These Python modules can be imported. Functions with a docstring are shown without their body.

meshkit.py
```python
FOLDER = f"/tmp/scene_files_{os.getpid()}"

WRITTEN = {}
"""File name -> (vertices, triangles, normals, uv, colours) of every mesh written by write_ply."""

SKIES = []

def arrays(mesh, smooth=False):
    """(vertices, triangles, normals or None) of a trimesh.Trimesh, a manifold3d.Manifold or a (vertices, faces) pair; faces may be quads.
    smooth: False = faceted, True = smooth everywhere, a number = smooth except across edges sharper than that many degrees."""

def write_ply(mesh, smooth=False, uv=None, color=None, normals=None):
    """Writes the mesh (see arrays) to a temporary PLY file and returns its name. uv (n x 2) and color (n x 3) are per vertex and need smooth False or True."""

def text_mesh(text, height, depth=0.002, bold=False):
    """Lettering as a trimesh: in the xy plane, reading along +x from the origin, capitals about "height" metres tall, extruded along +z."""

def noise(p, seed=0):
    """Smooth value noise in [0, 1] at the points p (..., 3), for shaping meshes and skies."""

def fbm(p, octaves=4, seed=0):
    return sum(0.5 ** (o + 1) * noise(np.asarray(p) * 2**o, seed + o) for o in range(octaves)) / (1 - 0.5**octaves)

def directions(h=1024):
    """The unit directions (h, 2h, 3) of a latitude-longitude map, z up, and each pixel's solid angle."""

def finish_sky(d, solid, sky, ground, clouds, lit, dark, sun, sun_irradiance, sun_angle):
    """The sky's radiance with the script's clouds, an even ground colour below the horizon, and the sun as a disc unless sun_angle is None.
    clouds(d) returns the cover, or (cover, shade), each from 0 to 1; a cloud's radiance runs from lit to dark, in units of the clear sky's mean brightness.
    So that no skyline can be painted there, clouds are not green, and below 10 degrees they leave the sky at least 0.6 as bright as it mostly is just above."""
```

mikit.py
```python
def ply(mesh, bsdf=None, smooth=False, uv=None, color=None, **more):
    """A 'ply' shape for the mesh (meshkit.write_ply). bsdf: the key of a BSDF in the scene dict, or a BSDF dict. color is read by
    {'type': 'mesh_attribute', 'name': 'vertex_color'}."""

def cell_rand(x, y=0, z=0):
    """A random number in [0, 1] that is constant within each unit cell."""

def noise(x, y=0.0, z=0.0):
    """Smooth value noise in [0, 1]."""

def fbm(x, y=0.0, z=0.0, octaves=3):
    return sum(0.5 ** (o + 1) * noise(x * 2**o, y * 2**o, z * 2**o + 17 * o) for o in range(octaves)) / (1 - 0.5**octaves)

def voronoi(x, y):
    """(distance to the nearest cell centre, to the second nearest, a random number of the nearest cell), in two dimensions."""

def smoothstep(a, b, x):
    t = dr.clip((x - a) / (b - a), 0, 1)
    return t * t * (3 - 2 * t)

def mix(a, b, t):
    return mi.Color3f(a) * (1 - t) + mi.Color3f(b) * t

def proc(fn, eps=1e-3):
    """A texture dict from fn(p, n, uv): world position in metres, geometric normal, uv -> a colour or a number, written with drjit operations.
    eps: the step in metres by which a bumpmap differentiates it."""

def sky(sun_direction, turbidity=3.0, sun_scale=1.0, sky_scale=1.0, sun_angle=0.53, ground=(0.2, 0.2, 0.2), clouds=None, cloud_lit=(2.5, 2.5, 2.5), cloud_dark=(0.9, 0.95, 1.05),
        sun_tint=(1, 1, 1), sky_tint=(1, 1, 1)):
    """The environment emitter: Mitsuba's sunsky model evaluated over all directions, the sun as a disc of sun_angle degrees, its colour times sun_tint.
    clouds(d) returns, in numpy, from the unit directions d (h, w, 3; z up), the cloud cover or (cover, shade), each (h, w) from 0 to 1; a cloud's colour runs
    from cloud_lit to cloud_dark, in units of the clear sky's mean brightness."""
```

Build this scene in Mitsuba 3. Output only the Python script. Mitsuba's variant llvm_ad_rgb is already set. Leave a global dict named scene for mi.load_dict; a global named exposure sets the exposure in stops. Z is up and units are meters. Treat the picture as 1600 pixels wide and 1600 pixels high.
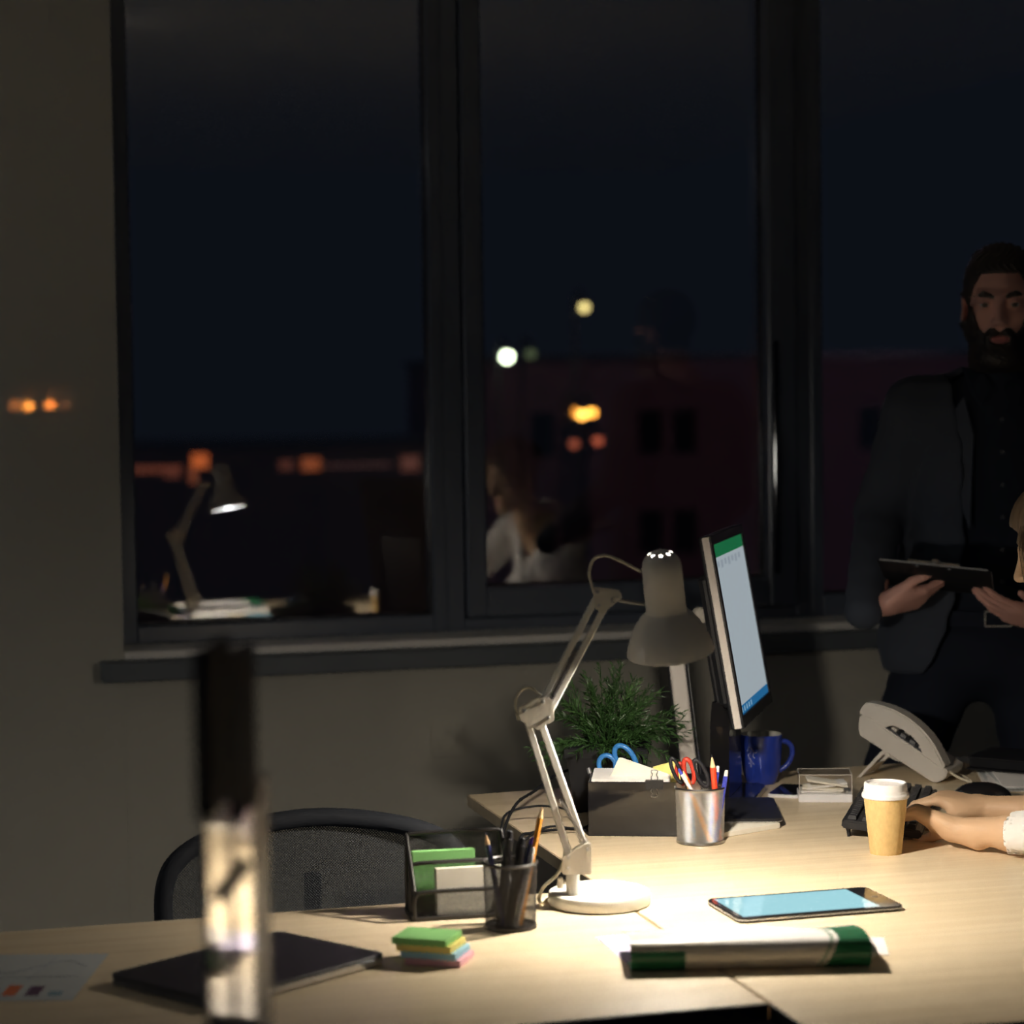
import math, random
import numpy as np
import trimesh
import drjit as dr
import mitsuba as mi
import manifold3d as m3
import mikit, meshkit

T = mi.ScalarTransform4f
PI = math.pi
scene, labels = {}, {}

# ------------------------------------------------------------------ camera, sky, light, exposure
YAW, PITCH, ROLL = math.radians(15.0), math.radians(-3.0), math.radians(-0.744)
CAM = np.array([0.0, 0.0, 1.57])
fw = np.array([math.sin(YAW) * math.cos(PITCH), math.cos(YAW) * math.cos(PITCH), math.sin(PITCH)])
rt = np.array([math.cos(YAW), -math.sin(YAW), 0.0])
up = np.cross(rt, fw)
up = up * math.cos(ROLL) - rt * math.sin(ROLL)
scene['camera'] = {'type': 'thinlens', 'fov': math.degrees(2 * math.atan(800 / 3610)), 'fov_axis': 'x',
                   'aperture_radius': 0.013, 'focus_distance': 4.32, 'near_clip': 0.05, 'far_clip': 500.0,
                   'to_world': T().look_at(origin=CAM.tolist(), target=(CAM + fw).tolist(), up=up.tolist())}
# the night sky over the town
scene['night_sky'] = {'type': 'constant', 'radiance': {'type': 'rgb', 'value': [0.0037, 0.0050, 0.0082]}, 'sampling_weight': 1.0}
BULB = [1.0, 0.885, 0.73]
BULB_POWER = 1200.0
UNSEEN_CEILING_LIGHT = [6.0, 5.9, 5.7]            # ceiling lamp out of view behind the viewer, placed to light the back wall
UNSEEN_GLOBE_LIGHT = [23.0, 22.0, 20.0]             # globe floor lamp out of view on the left, placed to light the wall
exposure = 0.0

# ------------------------------------------------------------------ helpers
def put(key, mesh, mat, smooth=False, **kw):
    scene[key] = mikit.ply(mesh, mat, smooth=smooth, **kw)
    return key

def tag(key, label=None, cat=None, group=None, kind=None):
    d = labels.setdefault(key, {})
    if label: d['label'] = label
    if cat: d['category'] = cat
    if group: d['group'] = group
    if kind: d['kind'] = kind

def nxt(base):
    if base not in scene: return base
    k = 1
    while f'{base}_{k:03d}' in scene: k += 1
    return f'{base}_{k:03d}'

def part(parent, name, mesh, mat, smooth=False, **kw):
    return put(nxt(f'{parent}__{name}'), mesh, mat, smooth, **kw)

def cat(*ms): return trimesh.util.concatenate([m for m in ms])

def M4(R=None, t=(0, 0, 0)):
    m = np.eye(4)
    if R is not None: m[:3, :3] = R
    m[:3, 3] = t
    return m

def rotz(a): c, s = math.cos(a), math.sin(a); return np.array([[c, -s, 0], [s, c, 0], [0, 0, 1.0]])
def roty(a): c, s = math.cos(a), math.sin(a); return np.array([[c, 0, s], [0, 1, 0], [-s, 0, c]])
def rotx(a): c, s = math.cos(a), math.sin(a); return np.array([[1, 0, 0], [0, c, -s], [0, s, c]])

def mv(mesh, R=None, t=(0, 0, 0)):
    m = mesh.copy(); m.apply_transform(M4(R, t)); return m

def unit(v): v = np.asarray(v, float); return v / np.linalg.norm(v)

def frame(x, zhint=(0, 0, 1)):
    """rotation whose columns are x, y, z with z near zhint"""
    x = unit(x)
    if np.linalg.norm(np.cross(zhint, x)) < 1e-3: zhint = (0, 1, 0) if abs(x[1]) < .9 else (1, 0, 0)
    y = unit(np.cross(zhint, x)); return np.stack([x, y, np.cross(x, y)], 1)

def hull(pts): return trimesh.convex.convex_hull(np.asarray(pts, float))

def cbox(sx, sy, sz, c=0.003, centre=(0, 0, 0)):
    """box with chamfered edges"""
    c = min(c, sx * .45, sy * .45, sz * .45)
    p = []
    for i in (-1, 1):
        for j in (-1, 1):
            for k in (-1, 1):
                for q in range(3):
                    d = [c, c, c]; d[q] = 0
                    p.append([i * (sx / 2 - d[0]), j * (sy / 2 - d[1]), k * (sz / 2 - d[2])])
    return mv(hull(p), None, centre)

def box2(lo, hi, c=0.002):
    lo, hi = np.asarray(lo, float), np.asarray(hi, float); s = hi - lo
    return cbox(s[0], s[1], s[2], c, (lo + hi) / 2)

def rbox(sx, sy, sz, r, n=5, centre=(0, 0, 0)):
    """slab with rounded vertical corners and a small chamfer"""
    pts = []
    ch = min(0.0015, sz * .3)
    for i, j, a0 in ((1, 1, 0), (-1, 1, 90), (-1, -1, 180), (1, -1, 270)):
        for a in np.linspace(a0, a0 + 90, n):
            ca, sa = math.cos(math.radians(a)), math.sin(math.radians(a))
            for z, rr in ((-sz / 2, r - ch), (-sz / 2 + ch, r), (sz / 2 - ch, r), (sz / 2, r - ch)):
                pts.append([i * (sx / 2 - r) + rr * ca, j * (sy / 2 - r) + rr * sa, z])
    return mv(hull(pts), None, centre)

def lathe(prof, n=48):
    """closed or open profile of (radius, z) turned about z"""
    prof = np.asarray(prof, float); k = len(prof)
    a = np.arange(n) * 2 * PI / n
    v = np.stack([prof[:, 0][None] * np.cos(a)[:, None], prof[:, 0][None] * np.sin(a)[:, None], np.broadcast_to(prof[:, 1], (n, k))], -1).reshape(-1, 3)
    i, j = np.meshgrid(np.arange(n), np.arange(k - 1), indexing='ij')
    a0, a1 = i * k + j, ((i + 1) % n) * k + j
    q = np.stack([a0, a1, a1 + 1, a0 + 1], -1).reshape(-1, 4)
    f = np.vstack([q[:, [0, 1, 2]], q[:, [0, 2, 3]]])
    m = trimesh.Trimesh(v, f, process=False)
    m.merge_vertices()
    m.update_faces(m.nondegenerate_faces())
    return m

def spline(p, n=8):
    p = np.asarray(p, float); q = np.vstack([2 * p[0] - p[1], p, 2 * p[-1] - p[-2]])
    out = []
    for i in range(len(p) - 1):
        a, b, c, d = q[i:i + 4]
        for t in np.arange(n) / n:
            out.append(.5 * ((2 * b) + (c - a) * t + (2 * a - 5 * b + 4 * c - d) * t ** 2 + (3 * b - a - 3 * c + d) * t ** 3))
    return np.array(out + [p[-1]])

def tube(p, r, sides=8, flat=None):
    """polyline swept as a capped tube; r is a number or one per point"""
    p = np.asarray(p, float); n = len(p); r = np.broadcast_to(np.asarray(r, float), (n,))
    t = np.gradient(p, axis=0); t /= np.linalg.norm(t, axis=1, keepdims=True) + 1e-12
    a = np.cross(t[0], [0, 0, 1.0] if abs(t[0][2]) < .9 else [1.0, 0, 0]); a = unit(a)
    A, B = [], []
    for k in range(n):
        a = unit(a - (a @ t[k]) * t[k]); A.append(a); B.append(np.cross(t[k], a))
    A, B = np.array(A), np.array(B)
    ang = np.arange(sides) * 2 * PI / sides
    v = (p[:, None] + r[:, None, None] * (np.cos(ang)[None, :, None] * A[:, None] + np.sin(ang)[None, :, None] * B[:, None])).reshape(-1, 3)
    i, j = np.meshgrid(np.arange(n - 1), np.arange(sides), indexing='ij')
    q = np.stack([i * sides + j, i * sides + (j + 1) % sides, (i + 1) * sides + (j + 1) % sides, (i + 1) * sides + j], -1).reshape(-1, 4)
    f = [q[:, [0, 1, 2]], q[:, [0, 2, 3]]]
    v = np.vstack([v, p[:1], p[-1:]]); c0, c1 = n * sides, n * sides + 1
    j = np.arange(sides)
    f.append(np.stack([(j + 1) % sides, j, j * 0 + c0], 1))
    f.append(np.stack([(n - 1) * sides + j, (n - 1) * sides + (j + 1) % sides, j * 0 + c1], 1))
    return trimesh.Trimesh(v, np.vstack(f), process=False)

def bar(a, b, w, h, c=0.001, zhint=(0, 0, 1)):
    """chamfered square bar from a to b; w across, h along zhint"""
    a, b = np.asarray(a, float), np.asarray(b, float)
    return mv(cbox(np.linalg.norm(b - a), w, h, c), frame(b - a, zhint), (a + b) / 2)

def cyl(a, b, r, n=20, r2=None, c=0.0008):
    """cylinder or cone from a to b with a little chamfer"""
    a, b = np.asarray(a, float), np.asarray(b, float); r2 = r if r2 is None else r2
    L = np.linalg.norm(b - a); c = min(c, r * .4, r2 * .4 + 1e-6, L * .3)
    m = lathe([(0, 0), (r - c, 0), (r, c), (r2, L - c), (max(r2 - c, 0), L), (0, L)], n)
    z = unit(b - a); x = unit(np.cross(z, [0, 0, 1] if abs(z[2]) < .95 else [1, 0, 0]))
    return mv(m, np.stack([x, np.cross(z, x), z], 1), a)

def prism(poly, h, bev=0.0):
    """2-D outline (x, y) pulled up by h along z from 0"""
    from shapely.geometry import Polygon
    P = Polygon(poly).buffer(0)
    if P.geom_type != 'Polygon': P = max(P.geoms, key=lambda g: g.area)
    if not bev: return trimesh.creation.extrude_polygon(P, h)
    m = trimesh.creation.extrude_polygon(P, h - 2 * bev); m.apply_translation([0, 0, bev])
    v = m.vertices.copy()
    inner = P.buffer(-bev, join_style=2)
    if inner.is_empty or inner.geom_type != 'Polygon': return trimesh.creation.extrude_polygon(P, h)
    cap = trimesh.creation.extrude_polygon(inner, h)
    a = m3.Manifold(m3.Mesh(np.asarray(m.vertices, np.float32), np.asarray(m.faces, np.uint32)))
    b = m3.Manifold(m3.Mesh(np.asarray(cap.vertices, np.float32), np.asarray(cap.faces, np.uint32)))
    r = (a + b).to_mesh()
    return trimesh.Trimesh(r.vert_properties[:, :3], r.tri_verts, process=False)

def round_poly(pts, r, n=4):
    from shapely.geometry import Polygon
    P = Polygon(pts).buffer(-r, join_style=1).buffer(r, quad_segs=n)
    return np.array(P.exterior.coords)[:-1]

def net(w, h, pitch, fn, r=0.00045, step=0.012):
    """diagonal wire net over the rectangle w x h; fn(u, v) gives the point"""
    vs, fs, at = [], [], 0
    for sgn in (1, -1):
        k = -h if sgn > 0 else 0.0
        while k < w + (0 if sgn > 0 else h):
            # u = k + sgn*v
            v0, v1 = (max(0, -k), min(h, w - k)) if sgn > 0 else (max(0, k - w), min(h, k))
            k += pitch
            if v1 - v0 < pitch * .3: continue
            n = max(2, int((v1 - v0) / step) + 1)
            v = np.linspace(v0, v1, n); u = (k - pitch) + sgn * v
            P = fn(u, v)
            d = np.gradient(P, axis=0); d /= np.linalg.norm(d, axis=1, keepdims=True)
            e = fn(u + 1e-4, v - sgn * 1e-4) - P; e /= np.linalg.norm(e, axis=1, keepdims=True) + 1e-15
            nrm = np.cross(d, e)
            q = np.stack([P + r * e, P + r * nrm * .8, P - r * e, P - r * nrm * .8], 1).reshape(-1, 3)
            i, j = np.meshgrid(np.arange(n - 1), np.arange(4), indexing='ij')
            f = np.stack([i * 4 + j, i * 4 + (j + 1) % 4, (i + 1) * 4 + (j + 1) % 4, (i + 1) * 4 + j], -1).reshape(-1, 4) + at
            vs.append(q); fs += [f[:, [0, 1, 2]], f[:, [0, 2, 3]]]; at += len(q)
    return trimesh.Trimesh(np.vstack(vs), np.vstack(fs), process=False)

# ---- organic shapes: signed distances joined smoothly, meshed with surface nets
def rc(a, b, ra, rb=None):
    a, b = np.asarray(a, float), np.asarray(b, float); rb = ra if rb is None else rb; ba = b - a; l2 = max(ba @ ba, 1e-12)
    def f(p):
        t = np.clip(((p - a) @ ba) / l2, 0, 1)
        return np.linalg.norm(p - a - t[:, None] * ba, axis=1) - (ra + t * (rb - ra))
    return f

def el(c, r, R=None):
    c, r = np.asarray(c, float), np.asarray(r, float)
    def f(p):
        q = p - c
        if R is not None: q = q @ R
        k0 = np.linalg.norm(q / r, axis=1); k1 = np.linalg.norm(q / r ** 2, axis=1)
        return np.where(k1 > 1e-9, k0 * (k0 - 1) / np.maximum(k1, 1e-9), -r.min())
    return f

def smin(a, b, k):
    h = np.maximum(k - np.abs(a - b), 0) / k
    return np.minimum(a, b) - h * h * k * .25

def U(k, *fs):
    def f(p):
        d = fs[0](p)
        for g in fs[1:]: d = smin(d, g(p), k)
        return d
    return f

def cut(f, g, k=0.004): return lambda p: -smin(-f(p), g(p), k)
def both(f, g, k=0.004): return lambda p: -smin(-f(p), -g(p), k)
def grow(f, d): return lambda p: f(p) - d

def bounded(f, c, R):
    """the field f, worked out only inside the ball (c, R) that holds its surface"""
    c = np.asarray(c, float)
    def g(p):
        d = np.linalg.norm(p - c, axis=1) - R; out = np.maximum(d, .03); m = d < .03
        if m.any(): out[m] = f(p[m])
        return out
    return g

def nets(f, lo, hi, h):
    lo, hi = np.asarray(lo, float), np.asarray(hi, float)
    C = 4
    nc = np.ceil((hi - lo) / (h * C)).astype(int) + 1
    n = nc * C
    ax = [lo[i] + (np.arange(nc[i]) + .5) * h * C - h / 2 for i in range(3)]
    g = np.stack(np.meshgrid(*ax, indexing='ij'), -1).reshape(-1, 3)
    D = f(g).reshape(nc)
    near = np.abs(D) < h * C * 2.2
    V = np.repeat(np.repeat(np.repeat(D, C, 0), C, 1), C, 2).astype(np.float64)
    m = np.repeat(np.repeat(np.repeat(near, C, 0), C, 1), C, 2)
    idx = np.argwhere(m)
    pts = lo + idx * h
    out = np.concatenate([f(pts[i:i + 400000]) for i in range(0, len(pts), 400000)]) if len(pts) else np.zeros(0)
    V[m] = out
    V[V == 0] = 1e-9
    s = V < 0
    c8 = [s[a:n[0] - 1 + a, b:n[1] - 1 + b, c:n[2] - 1 + c] for a in (0, 1) for b in (0, 1) for c in (0, 1)]
    cnt = sum(x.astype(np.int8) for x in c8)
    act = np.argwhere((cnt > 0) & (cnt < 8))
    ident = -np.ones((n[0] - 1, n[1] - 1, n[2] - 1), np.int64); ident[tuple(act.T)] = np.arange(len(act))
    acc, num = np.zeros((len(act), 3)), np.zeros(len(act))
    cor = np.array([(a, b, c) for a in (0, 1) for b in (0, 1) for c in (0, 1)])
    for i in range(8):
        for j in range(i + 1, 8):
            if np.abs(cor[i] - cor[j]).sum() != 1: continue
            a, b = act + cor[i], act + cor[j]
            va, vb = V[tuple(a.T)], V[tuple(b.T)]
            x = (va < 0) != (vb < 0)
            t = np.where(x, va / np.where(x, va - vb, 1), 0)
            acc += np.where(x[:, None], a + t[:, None] * (b - a), 0); num += x
    verts = lo + acc / np.maximum(num, 1)[:, None] * h
    F = []
    for d in range(3):
        e, g2 = (d + 1) % 3, (d + 2) % 3
        sl0 = [slice(1, None)] * 3; sl0[d] = slice(0, n[d] - 1)
        sl1 = list(sl0); sl1[d] = slice(1, n[d])
        # edges along d away from the border
        A = s[tuple(sl0)]; B = s[tuple(sl1)]
        w = np.argwhere(A != B); off = np.ones(3, int); off[d] = 0
        base = w + off
        ok = (base < np.array(n) - 1).all(1); base, w = base[ok], w[ok]
        de, dg = np.zeros(3, int), np.zeros(3, int); de[e] = 1; dg[g2] = 1
        q = np.stack([ident[tuple((base - de - dg).T)], ident[tuple((base - dg).T)], ident[tuple(base.T)], ident[tuple((base - de).T)]], 1)
        fl = A[tuple(w.T)]
        q = np.where(fl[:, None], q, q[:, ::-1])
        F.append(q)
    q = np.vstack(F); q = q[(q >= 0).all(1)]
    m = trimesh.Trimesh(verts, np.vstack([q[:, [0, 1, 2]], q[:, [0, 2, 3]]]), process=False)
    if m.volume < 0: m.invert()
    return m

# ------------------------------------------------------------------ materials
def rgb(*c): return {'type': 'rgb', 'value': list(c)}
def mat(key, base, rough=0.5, metal=0.0, spec=0.5, **kw):
    d = {'type': 'principled', 'base_color': base if isinstance(base, dict) else rgb(*base), 'roughness': rough, 'metallic': metal, 'specular': spec}
    d.update(kw)
    scene[key] = {'type': 'twosided', 'bsdf': d}
    return key

def wood_fn(p, n, uv):
    g = mikit.fbm(p.x * 3.0, p.y * 60.0, p.z * 40, 3)
    s = mikit.noise(p.x * 9.0, p.y * 420.0, 3.0)
    c = mikit.mix((0.72, 0.60, 0.42), (0.675, 0.55, 0.37), mikit.smoothstep(0.3, 0.75, g))
    return c * (0.95 + 0.07 * s)
mat('laminate', mikit.proc(wood_fn), 0.42, spec=0.4)
def wall_fn(p, n, uv):
    return mikit.mix((0.60, 0.575, 0.50), (0.55, 0.53, 0.46), mikit.fbm(p.x * 2.5, p.y * 2.5, p.z * 2.5, 3))
mat('wall_paint', mikit.proc(wall_fn), 0.85, spec=0.2)
mat('ceiling_paint', (0.62, 0.62, 0.60), 0.9, spec=0.2)
mat('carpet', (0.10, 0.10, 0.11), 0.95, spec=0.1)
mat('sill_laminate', (0.84, 0.82, 0.78), 0.4)
mat('trunking_plastic', (0.11, 0.13, 0.15), 0.5)
mat('frame_paint', (0.095, 0.117, 0.160), 0.25, spec=0.5)
mat('gasket_rubber', (0.02, 0.02, 0.024), 0.18, spec=0.7)
scene['glazing'] = {'type': 'thindielectric', 'int_ior': 1.95}       # coated solar glass
scene['door_glass'] = {'type': 'thindielectric', 'int_ior': 1.50}
scene['clear_acrylic'] = {'type': 'thindielectric', 'int_ior': 1.49}
mat('white_enamel', (0.88, 0.85, 0.77), 0.35, spec=0.5)
mat('lamp_plastic', (0.78, 0.74, 0.64), 0.45)
mat('shade_inside', (0.88, 0.87, 0.83), 0.4)
mat('cord_plastic', (0.74, 0.68, 0.54), 0.5)
mat('steel', (0.62, 0.61, 0.59), 0.28, metal=1.0)
mat('steel_mesh', (0.72, 0.71, 0.69), 0.35, metal=0.85)
mat('polished_steel', (0.80, 0.78, 0.75), 0.07, metal=1.0)
mat('dark_steel', (0.10, 0.10, 0.11), 0.35, metal=0.6)
mat('black_plastic', (0.016, 0.017, 0.021), 0.45, spec=0.25)
mat('black_gloss', (0.010, 0.010, 0.012), 0.06, spec=0.6)
mat('black_satin', (0.018, 0.019, 0.023), 0.32, spec=0.3)
mat('black_rubber', (0.010, 0.011, 0.014), 0.7, spec=0.15)
mat('black_mesh_metal', (0.022, 0.021, 0.022), 0.4)
mat('grey_metal', (0.22, 0.22, 0.23), 0.4, metal=0.5)
mat('chair_fabric', (0.011, 0.014, 0.021), 0.8)
mat('chair_net', (0.035, 0.040, 0.048), 0.7)
mat('silver_edge', (0.75, 0.76, 0.80), 0.2, metal=0.9)
mat('bezel_white', (0.78, 0.73, 0.68), 0.35)
def kraft_fn(p, n, uv):
    return mikit.mix((0.74, 0.53, 0.24), (0.63, 0.43, 0.18), mikit.fbm(p.x * 260, p.y * 260, p.z * 120, 2))
mat('kraft_paper', mikit.proc(kraft_fn), 0.7, spec=0.25)
mat('lid_plastic', (0.86, 0.84, 0.82), 0.35)
mat('mug_blue', (0.020, 0.045, 0.33), 0.22, spec=0.6)
mat('mug_inside', (0.55, 0.55, 0.5), 0.3)
mat('print_white', (0.72, 0.76, 0.85), 0.5)
mat('phone_plastic', (0.66, 0.62, 0.56), 0.38)
mat('phone_dark', (0.06, 0.065, 0.075), 0.3)
mat('key_light', (0.62, 0.62, 0.60), 0.4)
mat('paper_white', (0.82, 0.80, 0.77), 0.8, spec=0.15)
mat('paper_cream', (0.80, 0.76, 0.66), 0.8, spec=0.15)
mat('paper_lilac', (0.62, 0.58, 0.78), 0.8, spec=0.15)
mat('paper_yellow', (0.82, 0.72, 0.24), 0.8, spec=0.15)
mat('paper_green', (0.25, 0.56, 0.20), 0.8, spec=0.15)
mat('paper_blue', (0.33, 0.58, 0.72), 0.8, spec=0.15)
mat('paper_pink', (0.85, 0.50, 0.58), 0.8, spec=0.15)
mat('paper_grey', (0.50, 0.53, 0.54), 0.8, spec=0.15)
mat('print_green', (0.03, 0.20, 0.07), 0.5)
mat('print_orange', (0.60, 0.15, 0.05), 0.6)
mat('print_purple', (0.10, 0.04, 0.10), 0.6)
mat('print_cyan', (0.18, 0.32, 0.40), 0.6)
mat('print_line', (0.30, 0.34, 0.40), 0.6)
mat('print_blue', (0.22, 0.30, 0.62), 0.6)
mat('dark_green_print', (0.012, 0.11, 0.045), 0.3)
mat('scissor_blue', (0.04, 0.20, 0.52), 0.3)
mat('scissor_red', (0.42, 0.035, 0.02), 0.35)
mat('pencil_orange', (0.85, 0.36, 0.05), 0.35)
mat('pencil_red', (0.75, 0.06, 0.02), 0.35)
mat('pencil_wood', (0.78, 0.55, 0.30), 0.7)
mat('pen_blue', (0.045, 0.06, 0.40), 0.25)
mat('pen_navy', (0.02, 0.025, 0.09), 0.3)
mat('pen_violet', (0.10, 0.04, 0.45), 0.3)
mat('pen_white', (0.80, 0.80, 0.82), 0.3)
mat('pen_lightblue', (0.10, 0.35, 0.65), 0.3)
mat('leaf_green', (0.026, 0.070, 0.018), 0.45, spec=0.5)
mat('leaf_light', (0.050, 0.120, 0.034), 0.45, spec=0.5)
mat('skin_man', (0.66, 0.36, 0.295), 0.5, spec=0.35)
mat('skin_woman', (0.62, 0.415, 0.255), 0.5, spec=0.35)
mat('lip_man', (0.33, 0.11, 0.105), 0.4)
mat('lip_woman', (0.45, 0.10, 0.10), 0.35)
mat('hair_dark', (0.013, 0.011, 0.011), 0.55)
mat('hair_blond', (0.17, 0.120, 0.075), 0.5)
mat('eye_white', (0.70, 0.68, 0.66), 0.15)
mat('eye_iris', (0.03, 0.018, 0.012), 0.1)
mat('jacket_charcoal', (0.046, 0.056, 0.078), 0.9, spec=0.2)
mat('shirt_navy', (0.012, 0.017, 0.030), 0.85, spec=0.2)
mat('trouser_black', (0.012, 0.016, 0.028), 0.9, spec=0.2)
mat('jacket_white', (0.80, 0.79, 0.76), 0.8, spec=0.2)
mat('top_black', (0.018, 0.022, 0.022), 0.85, spec=0.2)
mat('brick_red', (0.25, 0.14, 0.17), 0.9, spec=0.1)
mat('render_grey', (0.16, 0.12, 0.10), 0.9, spec=0.1)
mat('asphalt', (0.05, 0.05, 0.055), 0.9, spec=0.1)
mat('dark_glass', (0.012, 0.012, 0.016), 0.1)
def emit(r, w=0.3): return {'type': 'area', 'radiance': rgb(*r), 'sampling_weight': w}

# ------------------------------------------------------------------ the room
WALL, GLASS, DESK = 5.87, 6.09, 0.72
OX0, OX1, OZ0, OZ1 = 0.553, 3.50, 0.924, 2.90
put('floor', box2((-2.5, -2.5, -0.1), (5.0, 6.3, 0.0)), 'carpet'); tag('floor', 'dark carpet floor under the desks', kind='structure')
put('ceiling', box2((-2.5, -2.5, 3.0), (5.0, 6.3, 3.1)), 'ceiling_paint'); tag('ceiling', 'white ceiling of the office', kind='structure')
put('wall_back', cat(box2((-2.5, WALL, 0), (OX0, 6.25, 3.0), .001), box2((OX0, WALL, 0), (OX1, 6.25, OZ0 - .024), .001),
                     box2((OX1, WALL, 0), (5.0, 6.25, 3.0), .001), box2((OX0, WALL, OZ1), (OX1, 6.25, 3.0), .001)), 'wall_paint')
tag('wall_back', 'beige painted wall with a wide window opening', kind='structure')
put('trim_1', box2((OX0 + .001, WALL - .004, OZ0 - .024), (OX1 - .001, 6.20, OZ0), .002), 'sill_laminate'); tag('trim_1', 'pale window sill board', kind='structure')
put('trim_2', box2((0.493, 5.805, 0.854), (4.6, WALL, 0.905), .004), 'trunking_plastic'); tag('trim_2', 'dark cable trunking running along the wall under the sill', kind='structure')
put('baseboard_back', box2((-2.5, WALL - .012, 0), (5.0, WALL, .07), .003), 'trunking_plastic'); tag('baseboard_back', 'dark skirting along the back wall', kind='structure')

CLX, CLY = -0.7, -0.9  # ceiling lamp out of view, set back to light the wall ahead
part('unseen_ceiling_lamp', 'housing', cat(box2((CLX - .62, CLY - .17, 2.93), (CLX + .62, CLY - .15, 3.0), .002), box2((CLX - .62, CLY + .15, 2.93), (CLX + .62, CLY + .17, 3.0), .002), box2((CLX - .62, CLY - .15, 2.93), (CLX - .60, CLY + .15, 3.0), .002), box2((CLX + .60, CLY - .15, 2.93), (CLX + .62, CLY + .15, 3.0), .002), box2((CLX - .61, CLY - .16, 2.985), (CLX + .61, CLY + .16, 3.0), .002)), 'ceiling_paint')
scene['unseen_ceiling_lamp__diffuser'] = mikit.ply(box2((CLX - .598, CLY - .148, 2.95), (CLX + .598, CLY + .148, 2.955), .001), 'paper_white', emitter={'type': 'area', 'radiance': rgb(*UNSEEN_CEILING_LIGHT), 'sampling_weight': 2.0})
tag('unseen_ceiling_lamp', 'long unseen ceiling lamp behind the viewer, placed to light the back wall', 'ceiling lamp')

part('unseen_floor_lamp', 'pole', cat(cyl((-2.2, 4.3, .02), (-2.2, 4.3, 1.10), .014, 16), mv(lathe([(0, 0), (.15, 0), (.15, .015), (.03, .03), (0, .03)], 40), None, (-2.2, 4.3, 0))), 'dark_steel', 30)  # globe lamp out of view on the left, lights the wall
scene['unseen_floor_lamp__globe'] = mikit.ply(mv(trimesh.creation.icosphere(3, .12), None, (-2.2, 4.3, 1.21)), 'paper_white', smooth=True, emitter={'type': 'area', 'radiance': rgb(*UNSEEN_GLOBE_LIGHT), 'sampling_weight': 2.0})
tag('unseen_floor_lamp', 'unseen globe floor lamp further left, placed to light the back wall', 'floor lamp')

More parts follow.
